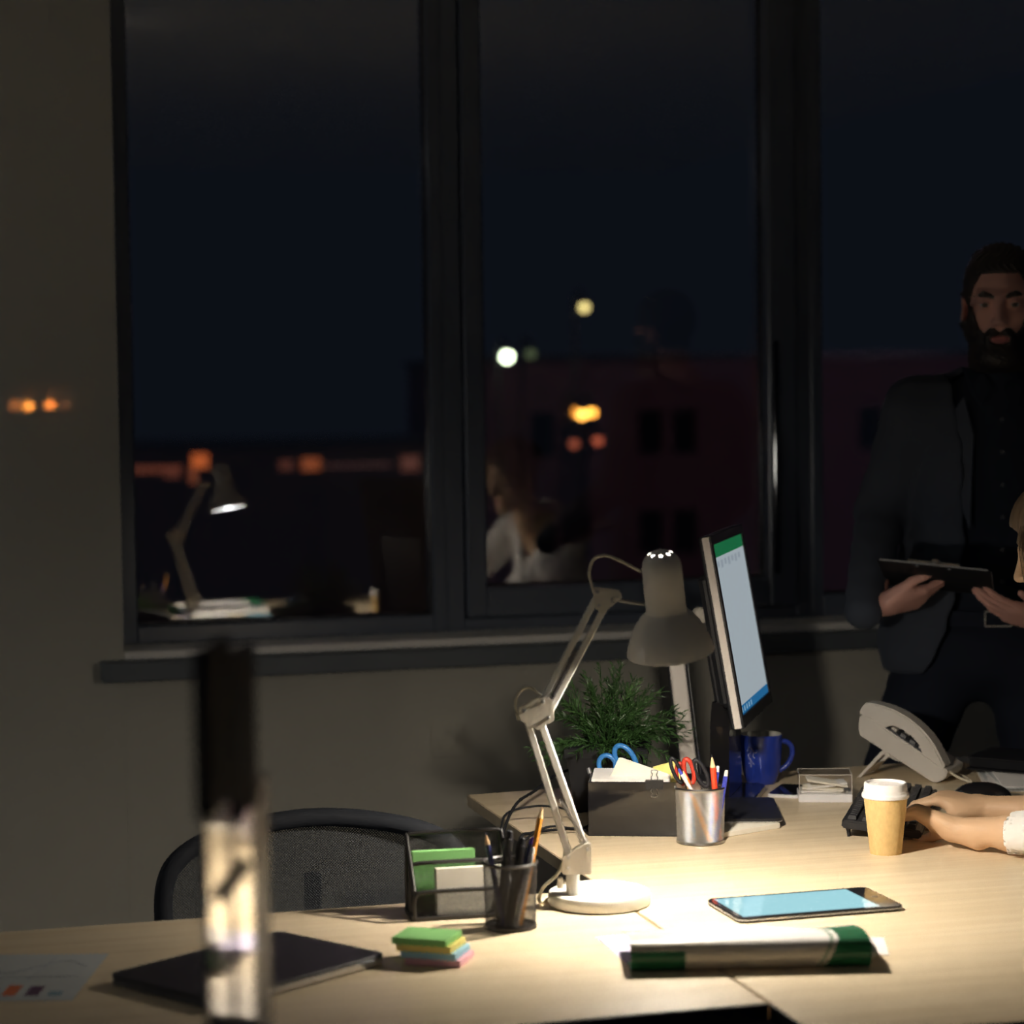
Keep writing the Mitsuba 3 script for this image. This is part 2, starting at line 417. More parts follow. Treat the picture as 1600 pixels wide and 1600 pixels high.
def rect_frame(x0, x1, z0, z1, l, r, b, t, y0, y1, c=.004):
    return cat(box2((x0, y0, z0), (x0 + l, y1, z1), c), box2((x1 - r, y0, z0), (x1, y1, z1), c),
               box2((x0 + l - .002, y0 + .0005, z0), (x1 - r + .002, y1 - .0005, z0 + b), c), box2((x0 + l - .002, y0 + .0005, z1 - t), (x1 - r + .002, y1 - .0005, z1), c))

def panes(key, x0, x1, z0, z1):
    for dy in (0.0, 0.016):
        m = trimesh.Trimesh([[x0, GLASS + dy, z0], [x1, GLASS + dy, z0], [x1, GLASS + dy, z1], [x0, GLASS + dy, z1]], [[0, 1, 2], [0, 2, 3]], process=False)
        part(key, 'pane', m, 'glazing')

def beads(key, x0, x1, z0, z1, y=GLASS - .006, r=.005):
    for a, b in (((x0, y, z0), (x0, y, z1)), ((x1, y, z0), (x1, y, z1)), ((x0, y, z0), (x1, y, z0))):
        part(key, 'glazing_bead', tube(np.linspace(a, b, 3), r, 10), 'gasket_rubber', smooth=40)

# window 1: fixed light on the left
tag('window_1', 'left fixed window light with dark frame reflecting the desk lamp', kind='structure')
part('window_1', 'frame', rect_frame(OX0 + .002, 1.436, OZ0, OZ1, .052, .036, .046, .05, GLASS - .045, GLASS + .05), 'frame_paint')
panes('window_1', .595, 1.412, .960, 2.87); beads('window_1', .607, 1.400, .973, 2.85)
# window 2: opening casement in the middle
tag('window_2', 'middle opening window with a dark sash, the seated woman reflected in it', kind='structure')
part('window_2', 'frame', rect_frame(1.436, 2.492, OZ0, OZ1, .050, .045, .033, .05, GLASS - .045, GLASS + .05), 'frame_paint')
part('window_2', 'sash', rect_frame(1.489, 2.444, .960, 2.848, .056, .085, .080, .06, GLASS - .062, GLASS + .03, .006), 'frame_paint')
panes('window_2', 1.535, 2.37, 1.03, 2.80); beads('window_2', 1.546, 2.358, 1.041, 2.79)
part('window_2', 'hinge_strip', box2((2.372, GLASS - .070, 1.052), (2.388, GLASS - .0618, 1.70), .003), 'black_gloss')
# window 3: on the right behind the man
tag('window_3', 'right window light with dark frame behind the standing man', kind='structure')
part('window_3', 'frame', rect_frame(2.492, OX1 - .002, OZ0, OZ1, .036, .05, .062, .05, GLASS - .045, GLASS + .05), 'frame_paint')
panes('window_3', 2.52, 3.46, .975, 2.87); beads('window_3', 2.529, 3.452, .987, 2.85)
# wall socket low on the back wall
part('wall_socket', 'plate', mv(rbox(.085, .085, .012, .012), rotx(PI / 2), (1.385, WALL - .006, .655)), 'wall_paint')
part('wall_socket', 'rim', mv(lathe([(.018, 0), (.024, 0), (.025, .006), (.023, .011), (.018, .011), (.018, 0)], 28), rotx(PI / 2), (1.385, WALL - .010, .655)), 'wall_paint', smooth=30)
tag('wall_socket', 'wall coloured round socket on the back wall, left of the desk plant', 'socket')

# ------------------------------------------------------------------ desks
put('left_desk__top', box2((-1.3, 2.958, DESK - .025), (1.150, 3.730, DESK), .0015), 'laminate')
for x in (-1.2, 1.06):
    part('left_desk', 'leg', cat(box2((x - .025, 3.02, 0), (x + .025, 3.07, DESK - .025), .003), box2((x - .025, 3.61, 0), (x + .025, 3.66, DESK - .025), .003), box2((x - .025, 3.02, 0), (x + .025, 3.66, .04), .003)), 'dark_steel')
part('left_desk', 'dark_edge_strip', box2((-1.3, 2.955, DESK - .0252), (1.150, 2.958, DESK - .0006), .0005), 'black_plastic')  # thin dark strip along the front edge of the top
part('left_desk', 'cross_rail', box2((-1.2, 3.58, .60), (1.06, 3.61, .65), .003), 'dark_steel')
tag('left_desk', 'pale wood desk on the left carrying the black letter rack and closed laptop', 'desk')
def desk_outline():
    pts = [(1.1535, 2.79), (1.95, 2.73), (2.09, 2.80)]
    c = np.array([2.405, 3.935]); R = .300
    arc = [(2.105, 3.6)] + [tuple(c + R * np.array([math.cos(a), math.sin(a)])) for a in np.linspace(PI, PI / 2, 9)]
    return pts + arc + [(3.2, 4.235), (3.2, 4.83), (2.0, 4.765), (1.1535, 4.70)]
put('corner_desk__top', mv(prism(desk_outline(), .025, .0015), None, (0, 0, DESK - .025)), 'laminate')
part('corner_desk', 'dark_edge_strip', cat(mv(prism([(1.1505, 2.787), (1.95, 2.727), (2.0905, 2.797), (2.09, 2.80), (1.95, 2.73), (1.1535, 2.79)], .0246), None, (0, 0, DESK - .0252)), box2((1.1505, 2.788, DESK - .0252), (1.1535, 2.954, DESK - .0006), .0005)), 'black_plastic')  # dark strip around the near edge and corner
for (x, y) in ((1.24, 2.88), (1.24, 4.60), (1.95, 2.88), (3.05, 4.72), (3.05, 4.33)):
    part('corner_desk', 'leg', cat(box2((x - .025, y - .025, 0), (x + .025, y + .025, DESK - .025), .003), cyl((x, y, 0), (x, y, .012), .035)), 'dark_steel')
part('corner_desk', 'side_panel', box2((1.20, 2.95, .30), (1.216, 4.52, DESK - .025), .001), 'dark_steel')
tag('corner_desk', 'large pale wood corner desk carrying the phone, keyboard and takeaway cup', 'desk')

# ------------------------------------------------------------------ the desk lamp
LE, LV = np.array([.959, -.282, 0]), np.array([.282, .959, 0])
LR = np.stack([unit(LE), unit(LV), [0, 0, 1.0]], 1)
LT = np.array([1.058, 3.603, 0.0])
def lp(name, mesh, m, smooth=False, parent='desk_lamp', **kw): return part(parent, name, mv(mesh, LR, LT), m, smooth, **kw)
def plate(pts, th, d, r=.004):
    """outline given in (along, height) of the lamp's plane, th thick, centred at depth d"""
    m = prism(round_poly(pts, r), th, .0006)
    return mv(m, np.array([[1, 0, 0], [0, 0, -1], [0, 1, 0]]), (0, d + th / 2, 0))
tag('desk_lamp', 'cream jointed desk lamp switched on, bell shade over the desk', 'lamp')
lp('base', mv(lathe([(0, 0), (.079, 0), (.0835, .002), (.085, .006), (.085, .017), (.083, .0215), (.078, .0235), (0, .0245)], 72), None, (.046, .034, DESK)), 'white_enamel', smooth=35)
lp('post', cyl((.0025, 0, DESK + .02), (.0025, 0, .790), .0112, 24), 'white_enamel', smooth=30)
lp('clamp_knob', cat(cyl((-.010, -.004, .765), (-.0145, -.006, .765), .004, 12), mv(lathe([(0, -.0095), (.0048, -.0085), (.0055, 0), (.0048, .0085), (0, .0095)], 14), None, (-.0185, -.008, .765))), 'lamp_plastic', smooth=35)
LOW = [(-.0155, .779), (.033, .779), (.0330, .8265), (.0275, .8315), (.022, .829), (-.0135, .8065)]
ELB = [(-.0845, 1.050), (-.060, 1.0645), (-.038, 1.0725), (-.0272, 1.0665), (-.0245, 1.0325), (-.052, 1.0165), (-.0795, 1.0325)]
TOP = [(.040, 1.2490), (.0835, 1.2435), (.0895, 1.2335), (.0565, 1.2065), (.044, 1.2150)]
for nm, o in (('lower_joint', LOW), ('elbow_joint', ELB), ('top_joint', TOP)):
    k = lp(nm, cat(plate(o, .003, -.0115), plate(o, .003, .0115)), 'lamp_plastic', smooth=30)
    c = np.mean(o, 0)
    for (x, z) in [tuple(c + (np.array(o[i]) - c) * .66) for i in ((0, 2, 4) if nm != 'lower_joint' else (0, 2, 5))]:
        part(k, 'bolt', mv(cyl((x, -.0155, z), (x, .0155, z), .0032, 12), LR, LT), 'steel', smooth=30)
def rod(a, b, w, d=0): return bar((a[0], d, a[1]), (b[0], d, b[1]), .013, w, .0018, zhint=(unit([b[0] - a[0], 0, b[1] - a[1]])[2], 0, -unit([b[0] - a[0], 0, b[1] - a[1]])[0]))
for a, b in (((-.071, 1.040), (-.0015, .803)), ((-.046, 1.027), (.0225, .823))): lp('lower_rod', rod(a, b, .0118), 'white_enamel')
for a, b in (((-.043, 1.064), (.049, 1.237)), ((-.034, 1.042), (.0615, 1.219))): lp('upper_rod', rod(a, b, .0112), 'white_enamel')
def coil(a, b, r, turns, wire):
    a, b = np.asarray(a, float), np.asarray(b, float); R = frame(b - a, (0, 1, 0)); t = np.linspace(0, 1, turns * 8 + 1)
    p = a + t[:, None] * (b - a) + r * (np.cos(t * turns * 2 * PI)[:, None] * R[:, 1] + np.sin(t * turns * 2 * PI)[:, None] * R[:, 2])
    return tube(p, wire, 4)
for d in (-.0065, .0065): lp('spring', coil((-.0165, d, .900), (.0265, d, .828), .0032, 24, .0008), 'steel')
for d in (-.0065, .0065): lp('spring', coil((-.031, d, 1.062), (.013, d, 1.148), .0030, 26, .0008), 'dark_steel')
lp('cord', tube(spline([(-.0835, .013, 1.030), (-.0885, .016, 1.055), (-.0815, .016, 1.076), (-.0640, .015, 1.0835), (-.0475, .014, 1.0715), (-.040, .013, 1.066)], 8), .0021, 8), 'cord_plastic', smooth=60)
lp('cord', tube(spline([(.043, .004, 1.238), (.0385, .004, 1.254), (.0350, .004, 1.272), (.0420, .004, 1.2935), (.060, .003, 1.3005), (.083, .002, 1.2925), (.1195, .001, 1.2735)], 9), .0026, 8), 'cord_plastic', smooth=60)
lp('cord', tube(spline([(-.008, .013, .815), (-.014, .016, .792), (-.024, .018, .772), (-.045, .020, .752), (-.0535, .022, .735), (-.0525, .030, .7255), (-.045, .055, .7232), (-.03, .11, .7231), (.0, .15, .7232)], 8), .0031, 8), 'cord_plastic', smooth=60)
# shade: axis from the top cap down to the rim, leaning to the wall and a little to the right
SA = unit([.10, .205, -.97]); SZ = -SA; SX = unit(np.cross([0, 1, 0], SZ)); SR = np.stack([SX, np.cross(SZ, SX), SZ], 1)
ST = np.array([.1485, -.045, 1.3115])
outer = [(0, 0), (.010, -.0012), (.019, -.005), (.026, -.0115), (.0305, -.020), (.0322, -.030), (.0325, -.040), (.0330, -.101), (.0365, -.1055), (.0430, -.1115), (.0510, -.1215), (.0590, -.135), (.0650, -.149), (.0690, -.161), (.0712, -.170), (.0716, -.173)]
inner = [(.0702, -.1735)] + [(max(r - .0016, 0), z - .0016 * (1 if r < .03 else .3)) for r, z in outer[::-1][1:-1]] + [(0, -.0016)]
shell = lathe(outer, 72)
ins = lathe(inner, 72)
full = lathe(outer + inner, 72)
if full.volume < 0: full.invert()
try:
    sm = m3.Manifold(m3.Mesh(np.asarray(full.vertices, np.float32), np.asarray(full.faces, np.uint32)))
    if sm.volume() < 0: raise ValueError
    for a in np.arange(8) * PI / 4:
        s = cyl((.0172 * math.cos(a), .0172 * math.sin(a), -.016), (.0172 * math.cos(a), .0172 * math.sin(a), .006), .0036, 16)
        if s.volume < 0: s.invert()
        sm = sm - m3.Manifold(m3.Mesh(np.asarray(s.vertices, np.float32), np.asarray(s.faces, np.uint32)))
    r = sm.to_mesh(); vent = trimesh.Trimesh(r.vert_properties[:, :3], r.tri_verts, process=False)
    if len(vent.faces) < 500: raise ValueError
except Exception:
    vent = full
SH = 'desk_lamp__shade'
put(SH, mv(mv(vent, SR, ST), LR, LT), 'white_enamel', smooth=40); tag(SH, 'cream bell shaped metal shade')
part(SH, 'socket', mv(mv(cyl((0, 0, -.040), (0, 0, -.118), .0110, 20), SR, ST), LR, LT), 'lamp_plastic', smooth=30)
bulb = lathe([(0, -.116), (.010, -.118), (.017, -.126), (.0235, -.139), (.0250, -.149), (.0225, -.161), (.0150, -.170), (.006, -.174), (0, -.1745)], 28)
if bulb.volume < 0: bulb.invert()
scene[SH + '__bulb'] = mikit.ply(mv(mv(bulb, SR, ST), LR, LT), 'paper_white', smooth=True, emitter=emit([c * BULB_POWER for c in BULB], 12.0))
tag(SH + '__bulb', 'glowing white bulb')
lp('shade_stem', cat(cyl((.076, 0, 1.2285), (.1255, -.022, 1.222), .0032, 12), cyl((.074, -.013, 1.2285), (.074, .013, 1.2285), .006, 14)), 'grey_metal', smooth=30)

# ------------------------------------------------------------------ cups and pots of pens
def at_dir(x, y, z0, h, lean, az): return np.array([x, y, z0]), np.array([x + h * math.tan(lean) * math.cos(az), y + h * math.tan(lean) * math.sin(az), z0 + h])
def mesh_cup(key, x, y, r0, r1, h, m_net, m_rim, pitch, wire):
    circ = 2 * PI * r1
    def fn(u, v):
        a = u / r1; r = r0 + (r1 - r0) * v / h
        return np.stack([x + r * np.cos(a), y + r * np.sin(a), DESK + .002 + v], -1)
    k = part(key, 'wire_mesh', net(circ, h - .004, pitch, fn, wire), m_net); tag(k, kind='stuff')
    part(key, 'rim', mv(lathe([(r1 - .0022, 0), (r1, -.003), (r1 + .0022, 0), (r1, .0028), (r1 - .0022, 0)], 48), None, (x, y, DESK + h - .002)), m_rim, smooth=50)
    part(key, 'bottom', mv(lathe([(0, 0), (r0, 0), (r0 + .0022, .0015), (r0 + .0015, .006), (r0 - .001, .0065), (r0 - .002, .002), (0, .002)], 48), None, (x, y, DESK)), m_rim, smooth=40)
def pencil(key, a, b, r, m_body, label, cat_='pencil', tip=True, cap=None, group=None, end=None):
    """from the low end a to the top end b"""
    a, b = np.asarray(a, float), np.asarray(b, float); d = unit(b - a)
    if tip:
        L = r * 4.5
        part(key, 'barrel', cyl(a, b - d * L, r, 6), m_body)
        part(key, 'sharpened_tip', cyl(b - d * L, b - d * r, r * .98, 10, r * .28), 'pencil_wood', smooth=40)
        part(key, 'lead', cyl(b - d * r, b, r * .28, 8, r * .08), m_body if cap is None else cap)
    else:
        part(key, 'barrel', cyl(a, b - d * .012, r, 14), m_body, smooth=30)
        part(key, 'cap', cyl(b - d * .012, b, r * .95, 14, r * .7), end or cap or m_body, smooth=30)
    tag(key, label, cat_, group or ('pens and pencils in the silver mesh cup' if 'silver' in label else 'pens and pencils in the black mesh cup' if 'mesh cup' in label else None))

PX, PY = 1.4465, 4.062
mesh_cup('pencil_cup', PX, PY, .0435, .0470, .106, 'steel_mesh', 'steel', .0042, .00046)
tag('pencil_cup', 'silver wire mesh pencil cup full of pens and scissors', 'pencil cup')
z0 = DESK + .006
pencil('pencil', (1.474, 4.036, z0), (1.4585, 4.030, .890), .0056, 'pencil_red', 'red pencil, point up, in the silver mesh cup', cap='black_plastic')
pencil('ballpoint_pen', (1.452, 4.03, z0), (1.4765, 4.046, .865), .0042, 'pen_blue', 'blue pen with a white end, middle of the silver mesh cup', 'pen', False, end='pen_white')
pencil('ballpoint_pen_001', (1.464, 4.028, z0), (1.4915, 4.040, .857), .0044, 'pen_blue', 'blue pen rightmost in the silver mesh cup', 'pen', False, end='paper_cream')
pencil('ballpoint_pen_002', (1.482, 4.052, z0), (1.395, 4.035, .865), .0036, 'pen_white', 'white and blue pen leaning left in the silver mesh cup', 'pen', False, end='pen_blue')
pencil('pencil_001', (1.452, 4.024, z0), (1.408, 4.052, .862), .0046, 'pencil_orange', 'orange pencil seen through the wires of the silver mesh cup', cap='black_plastic')
pencil('ballpoint_pen_003', (1.44, 4.08, z0), (1.437, 4.060, .846), .0036, 'pen_lightblue', 'light blue pen behind the red scissor handle in the silver mesh cup', 'pen', False)
# scissors with red and black handles
def loop(c, rx, rz, ang, r, dirx, n=26, sq=1.0):
    c = np.asarray(c, float); a = np.linspace(0, 2 * PI, n + 1)
    e1 = unit(np.asarray(dirx, float)); e2 = np.array([0, 0, 1.0])
    u = rx * np.cos(a); v = rz * np.sin(a); ca, sa = math.cos(ang), math.sin(ang)
    return tube(c + (u * ca - v * sa)[:, None] * e1 + (u * sa + v * ca)[:, None] * e2, r, 8)
dx = (.96, -.28, 0)
part('scissors', 'handle', loop((1.4225, 4.056, .856), .0085, .0235, .22, .0045, dx), 'scissor_red', smooth=60)
part('scissors', 'handle', loop((1.444, 4.050, .852), .0090, .0270, .42, .0040, dx), 'black_plastic', smooth=60)
part('scissors', 'blade', cat(bar((1.430, 4.052, .838), (1.4400, 4.050, .728), .0025, .012, .0005, zhint=(1, 0, 0)), bar((1.438, 4.056, .838), (1.4450, 4.056, .728), .0025, .012, .0005, zhint=(1, 0, 0))), 'steel')
tag('scissors', 'scissors with red and black handles in the silver mesh cup', 'scissors')
part('scissors_001', 'handle', loop((1.400, 4.062, .858), .0065, .0250, .38, .0034, dx), 'black_plastic', smooth=60)
part('scissors_001', 'handle', loop((1.410, 4.068, .850), .0075, .0200, .10, .0036, dx), 'scissor_red', smooth=60)
part('scissors_001', 'blade', cat(bar((1.404, 4.064, .835), (1.426, 4.066, .728), .0025, .010, .0005, zhint=(1, 0, 0)), bar((1.412, 4.068, .835), (1.431, 4.071, .728), .0025, .010, .0005, zhint=(1, 0, 0))), 'steel')
tag('scissors_001', 'scissors leaning out at the left rim of the silver mesh cup', 'scissors')

BX, BY = .9290, 3.508
mesh_cup('pencil_cup_001', BX, BY, .0395, .0430, .106, 'black_mesh_metal', 'black_mesh_metal', .0046, .00042)
tag('pencil_cup_001', 'black wire mesh pencil cup beside the lamp base', 'pencil cup')
pencil('pencil_002', (.938, 3.490, z0), (.986, 3.514, .912), .0050, 'pencil_orange', 'tall orange pencil leaning right in the black mesh cup', cap='black_plastic')
pencil('pencil_003', (.915, 3.500, z0), (.8905, 3.512, .874), .0046, 'pen_navy', 'dark blue pencil leaning left in the black mesh cup', cap='pen_navy')
pencil('ballpoint_pen_004', (.930, 3.52, z0), (.9680, 3.508, .862), .0048, 'pen_navy', 'navy pen with a violet end in the black mesh cup', 'pen', False, end='pen_violet')
pencil('marker_pen', (.915, 3.52, z0), (.9300, 3.512, .874), .0075, 'black_satin', 'thick black marker, left one of two in the black mesh cup', 'marker', False)
pencil('marker_pen_001', (.925, 3.502, z0), (.9490, 3.504, .863), .0072, 'black_satin', 'thick black marker, right one of two in the black mesh cup', 'marker', False)
pencil('ballpoint_pen_005', (.930, 3.482, z0), (.964, 3.494, .848), .0042, 'pen_white', 'white pen behind the wires of the black mesh cup', 'pen', False)

# black mesh letter rack with note pads
OA = math.radians(-3); OR = rotz(OA); OT = np.array([.792, 3.592, DESK])     # left front corner, x along the front
def ob(mesh): return mv(mesh, OR, OT)
W_, D_ = .158, .075
RK = 'letter_rack'
for i, (y, hh) in enumerate(((0, .046), (.036, .086), (.074, .128))):
    fn = lambda u, v, y=y: OT + np.stack([u, u * 0 + y, .003 + v], -1) @ OR.T
    k = part(RK, 'wire_mesh', net(W_, hh, .0044, fn, .00042), 'black_mesh_metal'); tag(k, kind='stuff')
    pts = spline([(0, y, .004), (0, y, hh * .6), (.002, y, hh - .006), (.010, y, hh), (.04, y, hh + .001), (W_ - .04, y, hh + .001), (W_ - .010, y, hh), (W_ - .002, y, hh - .006), (W_, y, hh * .6), (W_, y, .004)], 5)
    part(RK, 'rail', ob(tube(pts, .0036, 8)), 'black_mesh_metal', smooth=60)
for x in (0, W_):
    fn = lambda u, v, x=x: OT + np.stack([u * 0 + x, u, .003 + v], -1) @ OR.T
    k = part(RK, 'wire_mesh', net(D_, .046, .0044, fn, .00042), 'black_mesh_metal'); tag(k, kind='stuff')
    part(RK, 'side_rail', ob(tube(spline([(x, -.001, .048), (x, .036, .088), (x, D_, .128)], 4), .0036, 8)), 'black_mesh_metal', smooth=60)
part(RK, 'tray', ob(cat(box2((0, 0, 0), (W_, D_, .003), .001), *[bar((0, y, .0035), (W_, y, .0035), .007, .007, .001) for y in (0, D_)], *[bar((x, 0, .0035), (x, D_, .0035), .009, .007, .001) for x in (0, W_)])), 'black_mesh_metal')
tag(RK, 'black wire mesh letter rack holding note pads left of the mesh cup', 'letter rack')
put('note_pad', ob(mv(cbox(.104, .016, .098, .001), rotx(-.06), (.058, .057, .0535))), 'paper_green'); tag('note_pad', 'green note pad standing in the black letter rack', 'note pad')
put('note_pad_001', ob(mv(cbox(.112, .018, .076, .001), rotx(-.10), (.094, .020, .042))), 'paper_cream'); tag('note_pad_001', 'cream note pad standing in front of the green one in the letter rack', 'note pad')

# fanned cube of coloured sticky notes
SNR = rotz(math.radians(-33))
def snl(k, lab, mt, i, dx):
    put(k, mv(cbox(.086, .072, .0098, .0008), SNR @ rotz(i * .012), np.array([.755, 3.342, DESK + .005 + .0100 * (3 - i)]) + np.array([dx * .9, -dx * .55, 0])), mt)
for i, (nm, mt) in enumerate((('green', 'paper_green'), ('yellow', 'paper_yellow'), ('blue', 'paper_blue'), ('pink', 'paper_pink'))):
    k = nxt('sticky_notes__block'); snl(k, nm, mt, i, i * .0062); tag(k, f'{nm} layer of the block')
tag('sticky_notes', 'slanted block of green, yellow, blue and pink sticky notes', 'sticky notes')

# ------------------------------------------------------------------ flat things on the left desk
LAR = rotz(math.atan2(3.342 - 3.157, .683 - .406)); LAT = np.array([.4865, 3.338, DESK])
part('laptop', 'base', mv(rbox(.335, .232, .010, .014, 6, (0, 0, .0062)), LAR, LAT), 'black_satin')
part('laptop', 'lid', mv(rbox(.337, .234, .0058, .015, 6, (0, 0, .0142)), LAR, LAT), 'black_plastic')
part('laptop', 'metal_edge', mv(cat(cbox(.318, .0022, .0100, .0006, (.0, -.1172, .0072))), LAR, LAT), 'silver_edge')
for dx_, dy_ in ((-.14, -.09), (.14, -.09), (-.14, .09), (.14, .09)): part('laptop', 'foot', mv(cyl((dx_, dy_, 0), (dx_, dy_, .002), .008, 12), LAR, LAT), 'black_rubber')
tag('laptop', 'closed black laptop with a bright metal front edge', 'laptop')
CPR = rotz(math.radians(-16)); CPT = np.array([.118, 3.440, DESK + .0003])
part('chart_sheet', 'page', mv(box2((-.15, -.135, 0), (.15, .135, .0004), .0001), CPR, CPT), 'paper_grey')
for x, hh, mt in ((-.015, .030, 'print_cyan'), (.020, .040, 'dark_green_print'), (.052, .058, 'print_orange'), (.085, .052, 'print_purple'), (.118, .022, 'print_cyan')):
    k = part('chart_sheet', 'printed_bar', mv(box2((x - .010, -.108, .0004), (x + .010, -.108 + hh, .0006), .00005), CPR, CPT), mt)
part('chart_sheet', 'printed_curve', mv(cat(tube(spline([(-.12, .03, .0006), (-.05, .07, .0006), (.02, .02, .0006), (.09, .09, .0006), (.13, .06, .0006)], 6), .0009, 4), tube(np.array([(-.13, -.02, .0006), (.13, .0, .0006)]), .0006, 4), tube(np.array([(.06, -.02, .0006), (.075, .11, .0006)]), .0006, 4)), CPR, CPT), 'print_line')
tag('chart_sheet', 'printed sheet with a coloured bar chart at the left end of the desk', 'sheet of paper')

# ------------------------------------------------------------------ tablet, brochures and sheets under the lamp
TBX = unit([1.579 - 1.290, 3.4165 - 3.4135, 0]); TR_ = np.stack([TBX, np.cross([0, 0, 1], TBX), [0, 0, 1]], 1); TT = np.array([1.4225, 3.492, DESK])
part('tablet', 'body', mv(rbox(.287, .152, .0085, .014, 6, (0, 0, .0045)), TR_, TT), 'black_gloss')
part('tablet', 'metal_rim', mv(rbox(.2885, .1535, .0030, .0148, 6, (0, 0, .0045)), TR_, TT), 'silver_edge')
scene['tablet__screen'] = mikit.ply(mv(box2((-.133, -.067, .0087), (.103, .067, .0090), .0001), TR_, TT), 'black_gloss', emitter=emit((.34, .66, .72), .4)); tag('tablet__screen', 'pale cyan lit screen')
for x in (-.01, .012): part('tablet', 'side_button', mv(cbox(.014, .0014, .003, .0003, (x - .08, -.0767, .0048)), TR_, TT), 'steel')
part('tablet', 'home_button', mv(cyl((.124, 0, .0086), (.124, 0, .0091), .006, 20), TR_, TT), 'dark_steel')
tag('tablet', 'black tablet with a lit pale cyan screen lying under the lamp', 'tablet')

BRX = unit([1.367 - 1.020, 3.098 - 3.178, 0]); BR = np.stack([BRX, np.cross([0, 0, 1], BRX), [0, 0, 1]], 1); BT = np.array([1.195, 3.146, DESK + .0006])
def sheet_strip(prof, x0, x1, th, nx=24, wave=None):
    """a bent sheet: profile in (y, z) drawn along x, th thick"""
    prof = np.asarray(prof, float); t = np.gradient(prof, axis=0); nn = np.stack([-t[:, 1], t[:, 0]], 1); nn /= np.linalg.norm(nn, axis=1, keepdims=True)
    lo, hi = prof - nn * th / 2, prof + nn * th / 2
    ring = np.vstack([lo, hi[::-1]]); k = len(ring); xs = np.linspace(x0, x1, nx)
    v = np.stack([np.broadcast_to(xs[:, None], (nx, k)), np.broadcast_to(ring[:, 0], (nx, k)), np.broadcast_to(ring[:, 1], (nx, k))], -1).copy()
    if wave is not None: v[..., 2] += wave(v[..., 0], v[..., 1])
    v = v.reshape(-1, 3); i, j = np.meshgrid(np.arange(nx - 1), np.arange(k), indexing='ij')
    q = np.stack([i * k + j, i * k + (j + 1) % k, (i + 1) * k + (j + 1) % k, (i + 1) * k + j], -1).reshape(-1, 4)
    f = [q[:, [0, 1, 2]], q[:, [0, 2, 3]]]; n = k // 2
    for base, s in ((0, 1), ((nx - 1) * k, -1)):
        c = np.stack([np.arange(n - 1), np.arange(1, n), k - 2 - np.arange(n - 1), k - 1 - np.arange(n - 1)], 1) + base
        f += [c[:, [0, 1, 2]][:, ::s], c[:, [0, 2, 3]][:, ::s]]
    m = trimesh.Trimesh(v, np.vstack(f), process=False)
    if m.volume < 0: m.invert()
    return m
def broch_fn(p, n, uv):
    x = (p.x - 1.195) * BRX[0] + (p.y - 3.146) * BRX[1]; y = (p.y - 3.146) * BRX[0] - (p.x - 1.195) * BRX[1]; z = p.z - DESK
    white = mikit.mix((.80, .74, .62), (.84, .83, .80), mikit.smoothstep(.026, .032, z - .10 * dr.abs(x - .05)))
    left = mikit.smoothstep(-.094, -.098, x) * mikit.smoothstep(.033, .030, z)
    edge = mikit.smoothstep(.116, .120, x - 0.55 * (z - .02))
    stripe = mikit.smoothstep(.104, .107, x - 0.55 * (z - .02)) * (1 - mikit.smoothstep(.110, .112, x - 0.55 * (z - .02)))
    g = mi.Color3f(.012, .10, .042)
    c = mikit.mix(white, g, left); c = mikit.mix(c, (.12, .22, .14), stripe * .8); c = mikit.mix(c, g, edge)
    return mikit.mix(c, (.30, .36, .62), mikit.smoothstep(.62, .70, mikit.noise(x * 14, y * 60, 1.0)) * mikit.smoothstep(.03, .05, y) * .6)
mat('brochure_print', mikit.proc(broch_fn), 0.35, spec=0.4)
fold = [(.13, .0300), (.09, .0370), (.05, .0420), (.02, .0425)] + [(.002 - .0215 * math.sin(a) * .9, .0212 + .0210 * math.cos(a)) for a in np.linspace(.15, PI - .1, 12)] + [(.02, .0009), (.06, .0007), (.115, .0007)]
put('folded_brochure', mv(sheet_strip(fold, -.176, .176, .0012, 30, lambda x, y: np.where(y > .03, .004 * np.sin((x + .1) * 22) * np.clip((y - .03) / .08, 0, 1), 0) * (1)), BR, BT), 'brochure_print', smooth=40)
tag('folded_brochure', 'green and white brochure folded over, its round fold towards the viewer', 'brochure')
put('folded_brochure_001', mv(sheet_strip([(.155, .0020), (.12, .016), (.08, .026), (.03, .0275), (.004, .024), (-.006, .0165), (.004, .0085), (.03, .0055), (.10, .0050)], -.120, .190, .0010, 24), BR @ rotz(.03), BT + np.array([0, .004, .0006])), 'paper_white', smooth=40)
tag('folded_brochure_001', 'white leaflet folded inside the green and white brochure', 'brochure')
put('loose_sheet', mv(mv(box2((-.09, -.085, 0), (.10, .095, .0005), .0001), rotz(.20)), BR, np.array([1.124, 3.305, DESK + .0002])), 'paper_lilac')
tag('loose_sheet', 'pale lilac sheet under the left end of the brochure', 'sheet of paper')
put('loose_sheet_001', mv(box2((-.12, -.05, 0), (.13, .06, .0005), .0001), BR @ rotz(-.12), np.array([1.315, 3.245, DESK + .0009])), 'paper_white')
tag('loose_sheet_001', 'white sheet behind the right end of the brochure', 'sheet of paper')

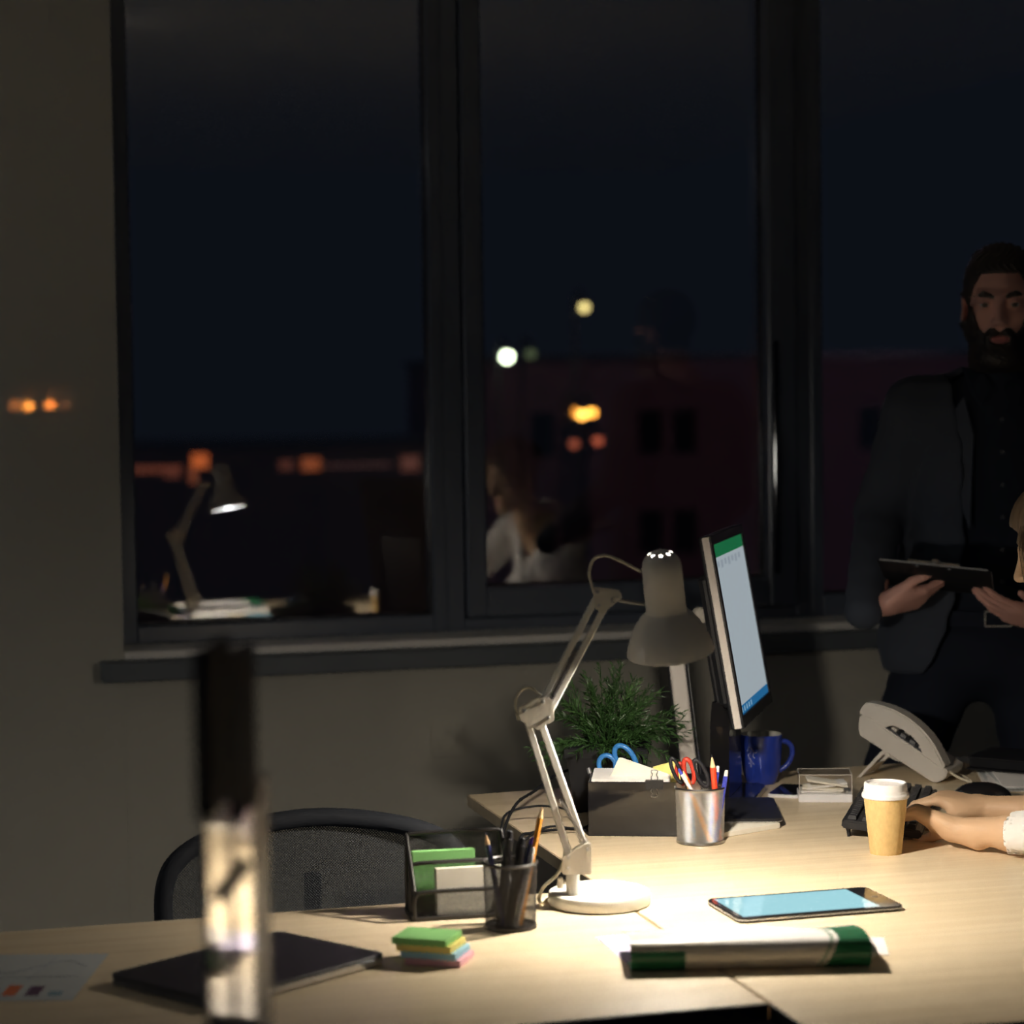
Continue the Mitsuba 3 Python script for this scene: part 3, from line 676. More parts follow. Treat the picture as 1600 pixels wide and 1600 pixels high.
# ------------------------------------------------------------------ black desk tray box with papers, blue scissors, binder clip
XA = math.atan2(4.091 - 4.187, 1.509 - 1.265); XR = rotz(XA); XT = np.array([1.264, 4.186, DESK])
def xb(mesh): return mv(mesh, XR, XT)
XW, XD, XH = .232, .105, .104
def xp(name, lo, hi, m, c=.001): return part('desk_box', name, xb(box2(lo, hi, c)), m)
xp('front_panel', (0, 0, .002), (XW, .004, XH), 'black_gloss'); xp('back_panel', (0, XD - .004, .002), (XW, XD, XH), 'black_gloss')
xp('side_panel', (0, .004, .002), (.004, XD - .004, XH), 'black_gloss'); xp('side_panel', (XW - .004, .004, .002), (XW, XD - .004, XH), 'black_gloss')
xp('bottom', (0, 0, 0), (XW, XD, .004), 'black_plastic')
tag('desk_box', 'glossy black desk box with papers sticking out, behind the silver mesh cup', 'desk box')
put('white_envelope', xb(mv(prism([(0, 0), (.150, 0), (.150, .082), (0, .082)], .006, .001), rotx(.10) , (.006, .010, XH - .002))), 'paper_white'); tag('white_envelope', 'white envelope lying across the top of the black box', 'envelope')
put('folded_note', xb(mv(prism([(0, -.03), (.118, -.03), (.118, .012), (.024, .044), (.019, .043), (.0, .000)], .0012), rotx(1.38), (.038, .030, XH - .002))), 'paper_cream'); tag('folded_note', 'cream paper standing up with a slanted top edge in the black box', 'note')
put('yellow_note', xb(mv(prism([(0, -.03), (.052, -.03), (.050, .004), (.040, .031), (-.006, .018)], .0012), rotx(1.40), (.128, .046, XH + .004))), 'paper_yellow'); tag('yellow_note', 'yellow note standing in the black box behind the binder clip', 'note')
part('binder_clip', 'body', xb(mv(mv(prism([(-.0055, 0), (.0055, 0), (.0022, -.018), (-.0022, -.018)], .034, .0006), np.array([[0, 0, 1], [1, 0, 0], [0, 1, 0.0]])), None, (.110, .002, XH + .004))), 'black_satin')
wl = [(-.0045, 0, 0), (-.0065, 0, .006), (-.0035, 0, .011), (-.0060, 0, .016), (-.006, 0, .019), (0, 0, .0205), (.006, 0, .019), (.0060, 0, .016), (.0035, 0, .011), (.0065, 0, .006), (.0045, 0, 0)]
part('binder_clip', 'wire_handle', xb(mv(tube(spline(wl, 4), .0007, 6), rotx(-.15), (.127, .006, XH + .002))), 'dark_steel')
part('binder_clip', 'wire_handle', xb(mv(tube(spline([(x, y, -z * .75) for x, y, z in wl], 4), .0008, 6), rotx(-.10), (.127, -.0045, XH - .012))), 'steel')
tag('binder_clip', 'black binder clip on the front edge of the black box', 'binder clip')
part('scissors_002', 'handle', loop((1.327, 4.262, .842), .0160, .0185, .35, .0050, (.93, -.36, 0), 30), 'scissor_blue', smooth=60)
part('scissors_002', 'handle', loop((1.361, 4.252, .852), .0165, .0300, .55, .0052, (.93, -.36, 0), 30), 'scissor_blue', smooth=60)
part('scissors_002', 'blade', cat(bar((1.338, 4.257, .828), (1.352, 4.232, .738), .003, .013, .0006, zhint=(0, 1, 0)), bar((1.350, 4.254, .828), (1.343, 4.226, .738), .003, .013, .0006, zhint=(0, 1, 0))), 'steel')
tag('scissors_002', 'scissors with light blue handles standing in the black box', 'scissors')
pencil('marker_pen_002', (1.318, 4.235, DESK + .012), (1.288, 4.262, .838), .0052, 'black_satin', 'black pen standing at the left end of the black box', 'pen', False, end='grey_metal')

# ------------------------------------------------------------------ plant
PLX, PLY = 1.395, 4.47
def sq(hw, z): return [(PLX + hw * math.cos(a + XA) , PLY + hw * math.sin(a + XA), z) for a in np.radians([45, 135, 225, 315])]
def frustum(h0, z0_, h1, z1_): return hull(sq(h0, z0_) + sq(h1, z1_))
part('potted_plant', 'pot', cat(frustum(.092, DESK, .112, DESK + .118), frustum(.1175, DESK + .112, .1180, DESK + .130)), 'black_satin')
part('potted_plant', 'soil', frustum(.104, DESK + .128, .104, DESK + .132), 'black_rubber')
rng = np.random.default_rng(7)
def leaf_sprays(n_stem, seed, reach):
    r = np.random.default_rng(seed); V, F, S = [], [], []
    for s in range(n_stem):
        az = r.uniform(0, 2 * PI); el_ = r.uniform(.05, 1.0) ** .8; L = reach * r.uniform(.75, 1.05) * (1.0 - (.52 if math.cos(az) < 0 else .42) * el_)
        b = np.array([PLX + .035 * math.cos(az) * r.uniform(.1, 1), PLY + .035 * math.sin(az) * r.uniform(.1, 1), DESK + .125])
        d0 = np.array([math.cos(az) * el_ * .95, math.sin(az) * el_ * .95, 1.25 - el_ * .85])
        t = np.linspace(0, 1, 9); p = b + L * t[:, None] * unit(d0) + np.array([math.cos(az), math.sin(az), -1.0]) * (.055 * el_ * t ** 2)[:, None]
        S.append(tube(p, np.linspace(.0013, .0006, 9), 4))
        for k in range(26):
            u = .18 + .82 * k / 25; q = np.array([np.interp(u, t, p[:, i]) for i in range(3)])
            tg = unit(p[min(8, int(u * 8) + 1)] - p[int(min(u, .99) * 8)]); side = unit(np.cross(tg, r.normal(size=3)))
            dirn = unit(tg * r.uniform(.7, 1.3) + side * r.uniform(.5, .9)); ln = r.uniform(.020, .036) * (1.1 - .35 * u); w = unit(np.cross(dirn, r.normal(size=3))) * r.uniform(.0014, .0022)
            nrm = unit(np.cross(dirn, w)) * .0007; bend = np.array([0, 0, -.003]); m_ = q + dirn * ln * .5
            base = len(V); V += [q, m_ + w + nrm, m_ - w + nrm, q + dirn * ln + bend, m_ - nrm]
            F += [[base, base + 1, base + 4], [base, base + 4, base + 2], [base + 1, base + 3, base + 4], [base + 2, base + 4, base + 3], [base, base + 2, base + 1], [base + 1, base + 2, base + 3]]
    return trimesh.Trimesh(np.array(V), np.array(F), process=False), cat(*S)
lf, st_ = leaf_sprays(66, 11, .20); lf2, st2 = leaf_sprays(30, 12, .185)
k = part('potted_plant', 'foliage', lf, 'leaf_green'); tag(k, 'dark green narrow leaves', kind='stuff')
k = part('potted_plant', 'foliage', lf2, 'leaf_light'); tag(k, 'lighter green narrow leaves', kind='stuff')
k = part('potted_plant', 'stems', cat(st_, st2), 'leaf_green'); tag(k, kind='stuff')
tag('potted_plant', 'bushy green artificial plant in a square black pot behind the desk box', 'potted plant')

# ------------------------------------------------------------------ monitor, its stand, and the slim display seen edge-on
MW = unit([.49, .87, 0]); MN = np.array([.87, -.49, 0])              # along the screen's width, and out of the screen
lean = math.radians(9.5)
MU = unit(np.array([0, 0, 1]) * math.cos(lean) - MN * math.sin(lean)); MO = np.cross(MW, MU)
MO = MO if MO @ MN > 0 else -MO
# columns: width, up, out
MRT = np.stack([MW, MU, MO], 1)
if np.linalg.det(MRT) < 0: MRT = np.stack([-MW, MU, MO], 1)
SGN = 1.0 if (MRT[:, 0] @ MW) > 0 else -1.0
MC = np.array([1.6250, 4.312, .890]) + MW * .205 + MU * .195
def mb(mesh): return mv(mesh, MRT, MC)
HW, HH = .205, .196
part('monitor', 'housing', mb(cat(cbox(2 * HW, 2 * HH, .020, .004, (0, 0, -.012)), cbox(2 * HW * .7, 2 * HH * .7, .030, .010, (0, -.02, -.034)))), 'black_plastic')
part('monitor', 'bezel', mb(cat(cbox(2 * HW, .020, .008, .0015, (0, HH - .010, .001)), cbox(2 * HW, .024, .008, .0015, (0, -HH + .012, .001)), cbox(.016, 2 * HH, .008, .0015, (HW - .008, 0, .001)), cbox(.016, 2 * HH, .008, .0015, (-HW + .008, 0, .001)))), 'black_satin')
for s in (-1, 1): part('monitor', 'edge_strip', mb(cbox(.0024, 2 * HH - .004, .0145, .0005, (s * (HW + .0007), 0, -.007))), 'bezel_white')
def scr(name, x0, x1, y0, y1, r, z=.0015):
    k = nxt('monitor__' + name); scene[k] = mikit.ply(mb(box2((x0, y0, z - .0012), (x1, y1, z), .0001)), 'black_satin', emitter=emit(r, .5)); return k
sx0, sx1, sy0, sy1 = -HW + .017, HW - .017, -HH + .025, HH - .021
k = scr('screen', sx0, sx1, sy0 + .018, sy1 - .026, (.31, .36, .39)); tag(k, 'grey white spreadsheet page on the screen')
k = scr('title_bar', sx0, sx1, sy1 - .026, sy1, (.006, .115, .04)); tag(k, 'green title bar at the top of the screen')
k = scr('task_bar', sx0, sx1, sy0, sy0 + .018, (.012, .11, .26)); tag(k, 'blue task bar at the bottom of the screen')
for i in range(7): k = scr('tool_icon', sx0 + .02 + i * .045, sx0 + .045 + i * .045, sy1 - .046 - (i % 2) * .004, sy1 - .034, (.23, .27, .31), .0018)
for i in range(5): k = scr('task_icon', sx0 + .012 + i * .030, sx0 + .026 + i * .030, sy0 + .004, sy0 + .014, (.16, .30, .42), .0018)
mc0 = MC - MO * .05
part('monitor', 'neck', hull([tuple(np.array([1.655, 4.487, z]) + a * MW * w + b * MN * .020) for z, w in ((.735, .085), (.88, .075), (.925, .052)) for a in (-1, 1) for b in (-1, 1)]), 'black_gloss')
part('monitor', 'hinge', bar(np.array([1.655, 4.487, .90]), np.array([1.655, 4.487, .90]) + MU * .14, .05, .03, .006, zhint=MN), 'black_plastic')
part('monitor', 'foot', mv(rbox(.14, .20, .014, .03, 6, (0, 0, .007)), np.stack([MN, MW, [0, 0, 1]], 1), (1.662, 4.500, DESK)), 'black_gloss')
tag('monitor', 'black monitor with a green and white spreadsheet on its tilted screen', 'monitor')

UB = np.array([1.6265, 4.62, DESK]); UR = rotz(math.radians(-14))
def ub(mesh): return mv(mv(mesh, roty(-math.radians(6.2))), UR, UB)
part('slim_display', 'side_edge', ub(box2((-.0165, 0, .012), (.0165, .010, .375), .003)), 'bezel_white')
part('slim_display', 'panel', ub(box2((-.0215, .010, .010), (.0225, .30, .378), .003)), 'black_plastic')
part('slim_display', 'screen_rim', ub(box2((.0225, .011, .02), (.0245, .020, .368), .0006)), 'silver_edge')
part('slim_display', 'tilt_axle', cyl((1.605, 4.628, 1.075), (1.652, 4.628, 1.088), .006, 12), 'lamp_plastic', smooth=30)
part('slim_display', 'tilt_knob', mv(lathe([(0, 0), (.0165, 0), (.0175, .003), (.0170, .020), (.014, .024), (0, .025)], 28), rotx(PI / 2), (1.6520, 4.640, 1.088)), 'lamp_plastic', smooth=35)
part('slim_display', 'foot', mv(rbox(.16, .12, .012, .03, 6, (0, .15, .006)), UR, UB), 'black_satin')
part('slim_display', 'stem', mv(box2((-.015, .12, .010), (.015, .18, .06), .004), UR, UB), 'black_satin')
tag('slim_display', 'pale edge of a slim display seen side on behind the lamp shade', 'monitor')

# ------------------------------------------------------------------ mug
MGX, MGY = 1.789, 4.632
prof = [(0, .001), (.026, 0), (.0305, .0015), (.0345, .010), (.0395, .028), (.0435, .055), (.0450, .085), (.0452, .104), (.0443, .107)]
part('mug', 'body', mv(lathe(prof, 56), None, (MGX, MGY, DESK)), 'mug_blue', smooth=50)
part('mug', 'inside', mv(lathe([(.0443, .107), (.0425, .1055), (.0420, .085), (.040, .05), (.034, .015), (0, .008)], 56), None, (MGX, MGY, DESK)), 'mug_inside', smooth=50)
hd = unit([.97, -.24, 0])
part('mug', 'handle', tube(np.array([MGX, MGY, DESK]) + np.array([(u * hd[0], u * hd[1], z) for u, z in spline([(.040, .090), (.056, .0885), (.0655, .078), (.0670, .062), (.060, .044), (.048, .032), (.036, .026)], 7)]), .0056, 10), 'mug_blue', smooth=60)
def mug_r(z): return float(np.interp(z, [p_[1] for p_ in prof[2:]], [p_[0] for p_ in prof[2:]])) + .0003
def stroke(pts):
    P = spline(pts, 5); a0 = math.atan2(-MGY, -MGX)
    return tube(np.array([(MGX + mug_r(z) * math.cos(a0 + x / .045), MGY + mug_r(z) * math.sin(a0 + x / .045), DESK + z) for x, z in P]), .00055, 5)
marks = [[(-.032, .074), (-.027, .083), (-.022, .080), (-.024, .072), (-.030, .066), (-.028, .058)], [(-.022, .082), (-.018, .076), (-.012, .071), (-.008, .074)], [(-.026, .060), (-.022, .052), (-.016, .047)], [(-.030, .050), (-.024, .046), (-.025, .040)], [(-.016, .072), (-.018, .064), (-.013, .060)]]
k = part('mug', 'white_drawing', cat(*[stroke(s) for s in marks]), 'print_white'); tag(k, 'thin white line drawing')
tag('mug', 'blue mug with a thin white line drawing beside the monitor', 'mug')

# ------------------------------------------------------------------ slabs behind the silver cup
R1 = rotz(math.radians(-14)); 
put('paper_block', mv(cbox(.150, .105, .011, .0012), rotz(math.radians(22)), (1.548, 4.160, DESK + .0055)), 'paper_cream'); tag('paper_block', 'cream note block under the flat black tablet beside the silver cup', 'note block')
part('graphics_tablet', 'body', mv(rbox(.150, .235, .008, .016, 6), rotz(math.radians(-17)), (1.605, 4.272, DESK + .0155)), 'black_satin')
part('graphics_tablet', 'metal_edge', mv(rbox(.151, .236, .0022, .0165, 6), rotz(math.radians(-17)), (1.605, 4.272, DESK + .0130)), 'silver_edge')
tag('graphics_tablet', 'flat dark grey tablet lying half on the cream note block', 'tablet')
# smartphone
part('smartphone', 'body', mv(rbox(.066, .130, .0075, .009, 6), rotz(math.radians(-35)), (1.800, 4.497, DESK + .0038)), 'pen_white')
part('smartphone', 'screen', mv(rbox(.062, .126, .0008, .008, 6), rotz(math.radians(-35)), (1.800, 4.497, DESK + .0079)), 'black_gloss')
tag('smartphone', 'small phone with a black face and white rim beside the clear card box', 'smartphone')
# clear card box
CBR = rotz(math.atan2(4.351 - 4.386, 1.878 - 1.777)); CBT = np.array([1.777, 4.386, DESK])
def cb(mesh): return mv(mesh, CBR, CBT)
CW, CD, CH = .107, .078, .057
def quad(a, b, c_, d): return trimesh.Trimesh([a, b, c_, d], [[0, 1, 2], [0, 2, 3]], process=False)
part('card_box', 'base', cb(box2((-.001, -.001, 0), (CW + .001, CD + .001, .017), .001)), 'pen_white')
for q in (((0, 0, .017), (CW, 0, .017), (CW, 0, CH), (0, 0, CH)), ((0, CD, .017), (CW, CD, .017), (CW, CD, CH), (0, CD, CH)), ((0, 0, .017), (0, CD, .017), (0, CD, CH), (0, 0, CH)), ((CW, 0, .017), (CW, CD, .017), (CW, CD, CH), (CW, 0, CH)), ((0, 0, CH), (CW, 0, CH), (CW, CD, CH), (0, CD, CH))):
    part('card_box', 'clear_panel', cb(quad(*q)), 'clear_acrylic')
part('card_box', 'rim', cb(cat(*[bar(a, b, .0014, .0014, .0003) for a, b in (((0, 0, CH), (CW, 0, CH)), ((0, 0, CH), (0, CD, CH)), ((CW, 0, CH), (CW, CD, CH)), ((0, CD, CH), (CW, CD, CH)), ((0, 0, .017), (0, 0, CH)), ((CW, 0, .017), (CW, 0, CH)))])), 'phone_plastic')
tag('card_box', 'clear plastic card box on a white base beside the desk phone', 'card box')
for i, (x, y, z, a, t) in enumerate(((.045, .040, .0200, .05, 0), (.050, .036, .0250, -.06, .05), (.055, .040, .0310, .10, -.12), (.058, .038, .0370, .02, .16))):
    k = nxt('business_card'); put(k, cb(mv(mv(box2((-.042, -.026, -.0022), (.042, .026, .0022), .0004), roty(t)), rotz(a), (x, y, z))), 'paper_cream' if i % 2 else 'paper_white')
    tag(k, ['lowest pale card in the clear card box', 'second lowest pale card in the clear card box', 'third card from below in the clear card box, tilted', 'topmost card in the clear card box, tilted up at one end'][i], 'card', 'cards inside the clear card box')

# ------------------------------------------------------------------ takeaway cup
CX, CY = 1.731, 3.858
part('takeaway_cup', 'paper_body', mv(lathe([(0, .003), (.0265, .003), (.0270, 0), (.0285, 0), (.0290, .004), (.0395, .103), (.0385, .104), (.0275, .006), (0, .005)], 64), None, (CX, CY, DESK)), 'kraft_paper', smooth=35)
part('takeaway_cup', 'lid', mv(lathe([(.0395, .102), (.0420, .1025), (.0432, .1045), (.0432, .1085), (.0420, .1105), (.0408, .1115), (.0405, .1150), (.0395, .1160), (.0388, .1280), (.0375, .1300), (.0350, .1302), (.0340, .1285), (.0338, .1255), (0, .1250)], 64), None, (CX, CY, DESK)), 'lid_plastic', smooth=28)
part('takeaway_cup', 'sip_tab', mv(cbox(.016, .009, .0018, .0006), rotz(-.5), (CX - .016, CY + .012, DESK + .1262)), 'lid_plastic')
tag('takeaway_cup', 'brown paper takeaway cup with a white lid in front of the keyboard', 'cup')

# ------------------------------------------------------------------ keyboard and mouse
KX = unit([1.937 - 1.707, 4.418 - 4.010, 0]); KY = np.array([KX[1], -KX[0], 0]) * -1        # along the board, and towards its back edge
KL, KD = .455, .150; tilt = math.radians(6.5)
KO = np.array([1.707, 4.010, 0])                                     # back left corner as the typist sees it
KYt = unit(KY * math.cos(tilt) + np.array([0, 0, 1]) * math.sin(tilt)); KZ = np.cross(KX, KYt)
KR = np.stack([KX, KYt, KZ], 1); KT = KO - KY * KD + np.array([0, 0, DESK + .003])
def kb(mesh): return mv(mesh, KR, KT)
part('keyboard', 'case', kb(prism(round_poly([(0, 0), (KL, 0), (KL, KD), (0, KD)], .006), .016, .003)), 'black_satin')
for x in (.03, KL - .03):
    a = KT + KX * x + KYt * (KD - .010); part('keyboard', 'foot', hull([tuple(np.array([*(a + KX * i * .010)[:2], DESK]) + KY * (-.004 + .004 * j)) for i in (-1, 1) for j in (0, 1)] + [tuple(a + KX * i * .012 + KY * j * .004 + np.array([0, 0, .004])) for i in (-1, 1) for j in (-1, 1)]), 'black_plastic')
key_ply = {}
for row in range(6):
    xs = .010 + .003 * (row % 3)
    y = .012 + row * .0212 + (.006 if row == 5 else 0)
    x = xs
    while x < KL - .024:
        w = .0172
        if row == 0 and .09 < x < .12: w = .110
        if row == 0 and x < .03: w = .022
        if row in (1, 2) and x < .02: w = .028
        if x + w > KL - .010: w = KL - .010 - x
        kw = round(w, 4)
        if kw not in key_ply:
            a, b = kw / 2, .0086
            key_ply[kw] = mikit.ply(hull([(i * a, j * b, 0) for i in (-1, 1) for j in (-1, 1)] + [(i * (a - .0022), j * (b - .0022), .0085) for i in (-1, 1) for j in (-1, 1)]), 'black_plastic')
        M = M4(KR, KT + KR @ np.array([x + kw / 2, y + .0086, .0150]))
        scene[nxt('keyboard__key')] = {**key_ply[kw], 'to_world': T(M.tolist())}
        x += kw + .0030
tag('keyboard', 'black keyboard under the typing hands behind the takeaway cup', 'keyboard')
MSX = unit([.10, -.055, 0]); MSR = np.stack([MSX, np.cross([0, 0, 1], MSX), [0, 0, 1]], 1); MST = np.array([2.137, 4.282, DESK])
mouse = nets(both(U(.012, el((0, 0, .006), (.058, .032, .031)), el((-.02, 0, .004), (.036, .030, .022))), lambda p: -p[:, 2], .003), (-.07, -.045, -.012), (.07, .045, .05), .0022)
mouse.apply_translation([0, 0, .002])
part('mouse', 'shell', mv(mouse, MSR, MST), 'black_gloss', smooth=True)
part('mouse', 'wheel', mv(mv(cyl((-.0035, 0, 0), (.0035, 0, 0), .009, 18), rotz(PI / 2), (-.034, 0, .024)), MSR, MST), 'dark_steel', smooth=30)
tag('mouse', 'glossy black computer mouse behind the typing hands', 'mouse')

# ------------------------------------------------------------------ desk phone
PG = unit([.72, -.694, 0]); PL = np.array([.694, .72, 0])           # down its slope, and across away from the viewer
PHO = np.array([2.011, 4.627, 0.0])
PHR = np.stack([PG, [0, 0, 1.0], np.cross(PG, [0, 0, 1.0])], 1)       # outline plane (along, height, across)
PS = 1.0 if PHR[:, 2] @ PL > 0 else -1.0
def ph(mesh): return mv(mesh, PHR, PHO)
def slab(poly, w0, w1, r=.004, bev=.0025):
    m = prism(round_poly(poly, r) if r else poly, abs(w1 - w0), bev)
    return mv(m, None, (0, 0, min(PS * w0, PS * w1)))
base = [(.0032, .8520), (.0120, .8585), (.0193, .8580), (.2014, .7490), (.1985, .7363), (.1900, .7275), (.1786, .7222), (.1672, .7222), (.0073, .8110), (.0015, .8224)]
hs = [(.0032, .8600), (.0077, .8717), (.0180, .8849), (.0355, .8844), (.0587, .8801), (.0819, .8731), (.1049, .8633), (.1249, .8506), (.1449, .8352), (.1591, .8209), (.1732, .8025), (.1859, .7785), (.2000, .7505), (.1461, .7790), (.1433, .7881), (.1376, .8016), (.1219, .8186), (.1019, .8312), (.0817, .8384), (.0701, .8363), (.0614, .8326), (.0237, .8560)]
part('desk_phone', 'body', ph(slab(base, 0, .112)), 'phone_plastic', smooth=35)
k = part('desk_phone', 'handset', ph(slab(hs, -.002, .046, .0035, .004)), 'phone_plastic', smooth=35)
sl = unit([.2014 - .0193, .7490 - .8580]); nv = np.array([-sl[1], sl[0]])
def on_face(s, w0, w1, l, h, name, m, lift=.0):
    a = np.array([.0193, .8580]) + sl * s; p4 = [a + nv * (lift - .001), a + sl * l + nv * (lift - .001), a + sl * l + nv * (lift + h), a + nv * (lift + h)]
    return part('desk_phone', name, ph(slab([tuple(q) for q in p4], w0, w1, 0, 0)), m)
on_face(.040, .003, .108, .125, .0032, 'key_panel', 'phone_dark')
on_face(.046, .050, .102, .026, .0030, 'display', 'black_gloss', .0032)
for i in range(4):
    for j in range(4):
        on_face(.060 + i * .024, .012 + j * .024, .027 + j * .024, .013, .0045, 'button', 'grey_metal' if (i + 2 * j) % 3 else 'phone_plastic', .0035)
STD = [(-.003, .7202), (.0045, .7202), (.0555, .7740), (.084, .7620), (.090, .7600), (.0560, .7815), (.0505, .7800)]
part('desk_phone', 'stand', ph(cat(slab(STD, .008, .022, 0, 0), slab(STD, .088, .102, 0, 0), slab([(.0045, .7245), (.009, .7250), (.030, .7470), (.0255, .7470)], .022, .088, 0, 0))), 'phone_plastic')
part('desk_phone', 'foot', ph(slab([(.165, .7202), (.178, .7202), (.180, .7240), (.163, .7245)], .01, .10, 0, 0)), 'black_rubber')
cp = [PHO + PHR @ np.array([.199, .745, PS * .02]), PHO + PHR @ np.array([.213, .734, PS * .025]), np.array([2.205, 4.47, .7232]), np.array([2.222, 4.53, .7232]), np.array([2.235, 4.66, .7232])]
cpp = spline(cp, 40); tt = np.arange(len(cpp)); tg = np.gradient(cpp, axis=0)
part('desk_phone', 'cord', tube(cpp, .0026, 8), 'cord_plastic', smooth=60)
tag('desk_phone', 'white desk phone on its stand, handset in the cradle, behind the takeaway cup', 'telephone')

# ------------------------------------------------------------------ papers and black case at the right end
for i in range(5):
    k = nxt('paper_stack__sheet'); a = math.radians(-22 + [0, 4, -3, 7, 2][i])
    put(k, mv(box2((-.105, -.148, 0), (.105, .148, .0022), .0003), rotz(a), (2.345 + .006 * i, 4.475 - .004 * i, DESK + .0002 + i * .0026)), 'paper_white' if i % 2 == 0 else 'paper_grey')
tag('paper_stack', 'untidy stack of white sheets right of the desk phone', 'papers')
put('loose_sheet_002', mv(box2((-.15, -.105, 0), (.15, .105, .0006), .0001), rotz(.12), (2.47, 4.715, DESK + .0002)), 'paper_grey'); tag('loose_sheet_002', 'single sheet at the far edge of the desk behind the black folder', 'sheet of paper')
KCR = rotz(math.radians(-48)); KCT = np.array([2.40, 4.515, DESK + .0138])
part('ring_folder', 'cover', mv(cat(rbox(.30, .16, .003, .008, 4, (0, 0, .0018)), rbox(.30, .16, .003, .008, 4, (0, .004, .026))), KCR, KCT), 'black_satin')
part('ring_folder', 'spine', mv(cbox(.30, .004, .026, .001, (0, .083, .0138)), KCR, KCT), 'black_satin')
part('ring_folder', 'pages', mv(cbox(.29, .145, .019, .001, (0, .004, .0140)), KCR, KCT), 'black_rubber')
tag('ring_folder', 'black folder lying on the untidy white sheets', 'folder')

# ------------------------------------------------------------------ cables behind the left edge of the corner desk
zc = DESK + .003
cabs = [([(1.42, 4.66, zc + .05), (1.30, 4.50, .790), (1.22, 4.40, .775), (1.165, 4.345, .760), (1.130, 4.310, .715), (1.115, 4.29, .66), (1.112, 4.28, .50), (1.112, 4.28, .10)], .0030, 'thick black cable drooping over the left edge of the corner desk'),
        ([(1.44, 4.62, zc), (1.32, 4.40, zc + .004), (1.24, 4.335, .752), (1.19, 4.335, .755), (1.140, 4.335, .742), (1.122, 4.30, .70), (1.110, 4.27, .62), (1.105, 4.26, .10)], .0022, 'thin black cable looping over the desk edge beside the thick one'),
        ([(1.43, 4.55, zc), (1.30, 4.245, zc), (1.24, 4.215, .731), (1.20, 4.215, .737), (1.165, 4.215, .7265), (1.133, 4.20, .700), (1.125, 4.19, .62), (1.12, 4.18, .10)], .0024, 'black cable lying nearest to the desk box'),
        ([(1.435, 4.57, zc), (1.29, 4.27, zc), (1.24, 4.255, zc), (1.20, 4.25, zc), (1.165, 4.235, zc), (1.136, 4.215, .712), (1.126, 4.21, .60), (1.122, 4.20, .10)], .0028, 'black cable pair running flat behind the nearest one')]
for pts, r, lab in cabs:
    k = nxt('cable'); put(k, tube(spline(pts, 9), r, 8), 'black_rubber', smooth=60); tag(k, lab, 'cable')

# ------------------------------------------------------------------ office chairs
def office_chair(key, x, y, rz, label, back=True):
    R, t = rotz(rz), np.array([x, y, 0])
    def o(n, m, mt, s=False, p=None): return part(p or key, n, mv(m, R, t), mt, s)
    # backrest faces -y of the chair (the sitter looks to -y); the outline is drawn in (x, z)
    zt, zb, hw = .812, .48, .245
    out = spline([(-hw + .015, zb), (-hw - .018, .60), (-hw - .022, .705), (-hw + .010, .762), (-.15, .795), (0, zt), (.15, .797), (hw - .008, .765), (hw + .022, .705), (hw + .018, .60), (hw - .015, zb)], 8)
    def bend(q): return np.stack([q[:, 0], .20 - .10 * (q[:, 0] / hw) ** 2 * .6 - .05 * ((q[:, 1] - .64) / .17) ** 2 * .2, q[:, 1]], 1)
    o('back_frame', tube(np.vstack([bend(out), bend(out)[:1]]), .0170, 10), 'chair_fabric', 60)
    from shapely.geometry import Polygon, Point, LineString
    P = Polygon(out)
    ms = []
    def fn(u, v): return bend(np.stack([u - hw - .02, v + zb], 1))
    nm = net(2 * hw + .04, zt - zb, .0050, fn, .0009, .008)
    c = nm.triangles_center; import shapely
    keep = shapely.contains_xy(P, c[:, 0], c[:, 2]); nm.update_faces(keep); nm.remove_unreferenced_vertices()
    k = o('back_net', nm, 'chair_net'); tag(k, kind='stuff')
    o('back_support', cat(tube(np.array([(0, .235, .70), (0, .245, .58), (0, .22, .46), (0, .10, .425)]), .016, 8), bar((-.18, .225, .60), (.18, .225, .60), .012, .03, .003)), 'black_plastic', 60)
    o('seat', rbox(.49, .46, .07, .10, 7, (0, -.03, .455)), 'chair_fabric')
    o('column', cyl((0, 0, .10), (0, 0, .43), .025, 20), 'dark_steel', 30)
    for a in np.arange(5) * 2 * PI / 5:
        d = np.array([math.cos(a), math.sin(a), 0])
        s = o('base_arm', bar(d * .02 + [0, 0, .115], d * .29 + [0, 0, .085], .035, .03, .006), 'black_plastic')
        o('castor', cyl(d * .29 + [-d[1] * .018, d[0] * .018, .03], d * .29 + [d[1] * .018, -d[0] * .018, .03], .03, 18), 'black_rubber', 30, s)
    tag(key, label, 'chair')
office_chair('office_chair', .692, 3.87, math.radians(-6), 'dark office chair with a mesh backrest behind the left desk')

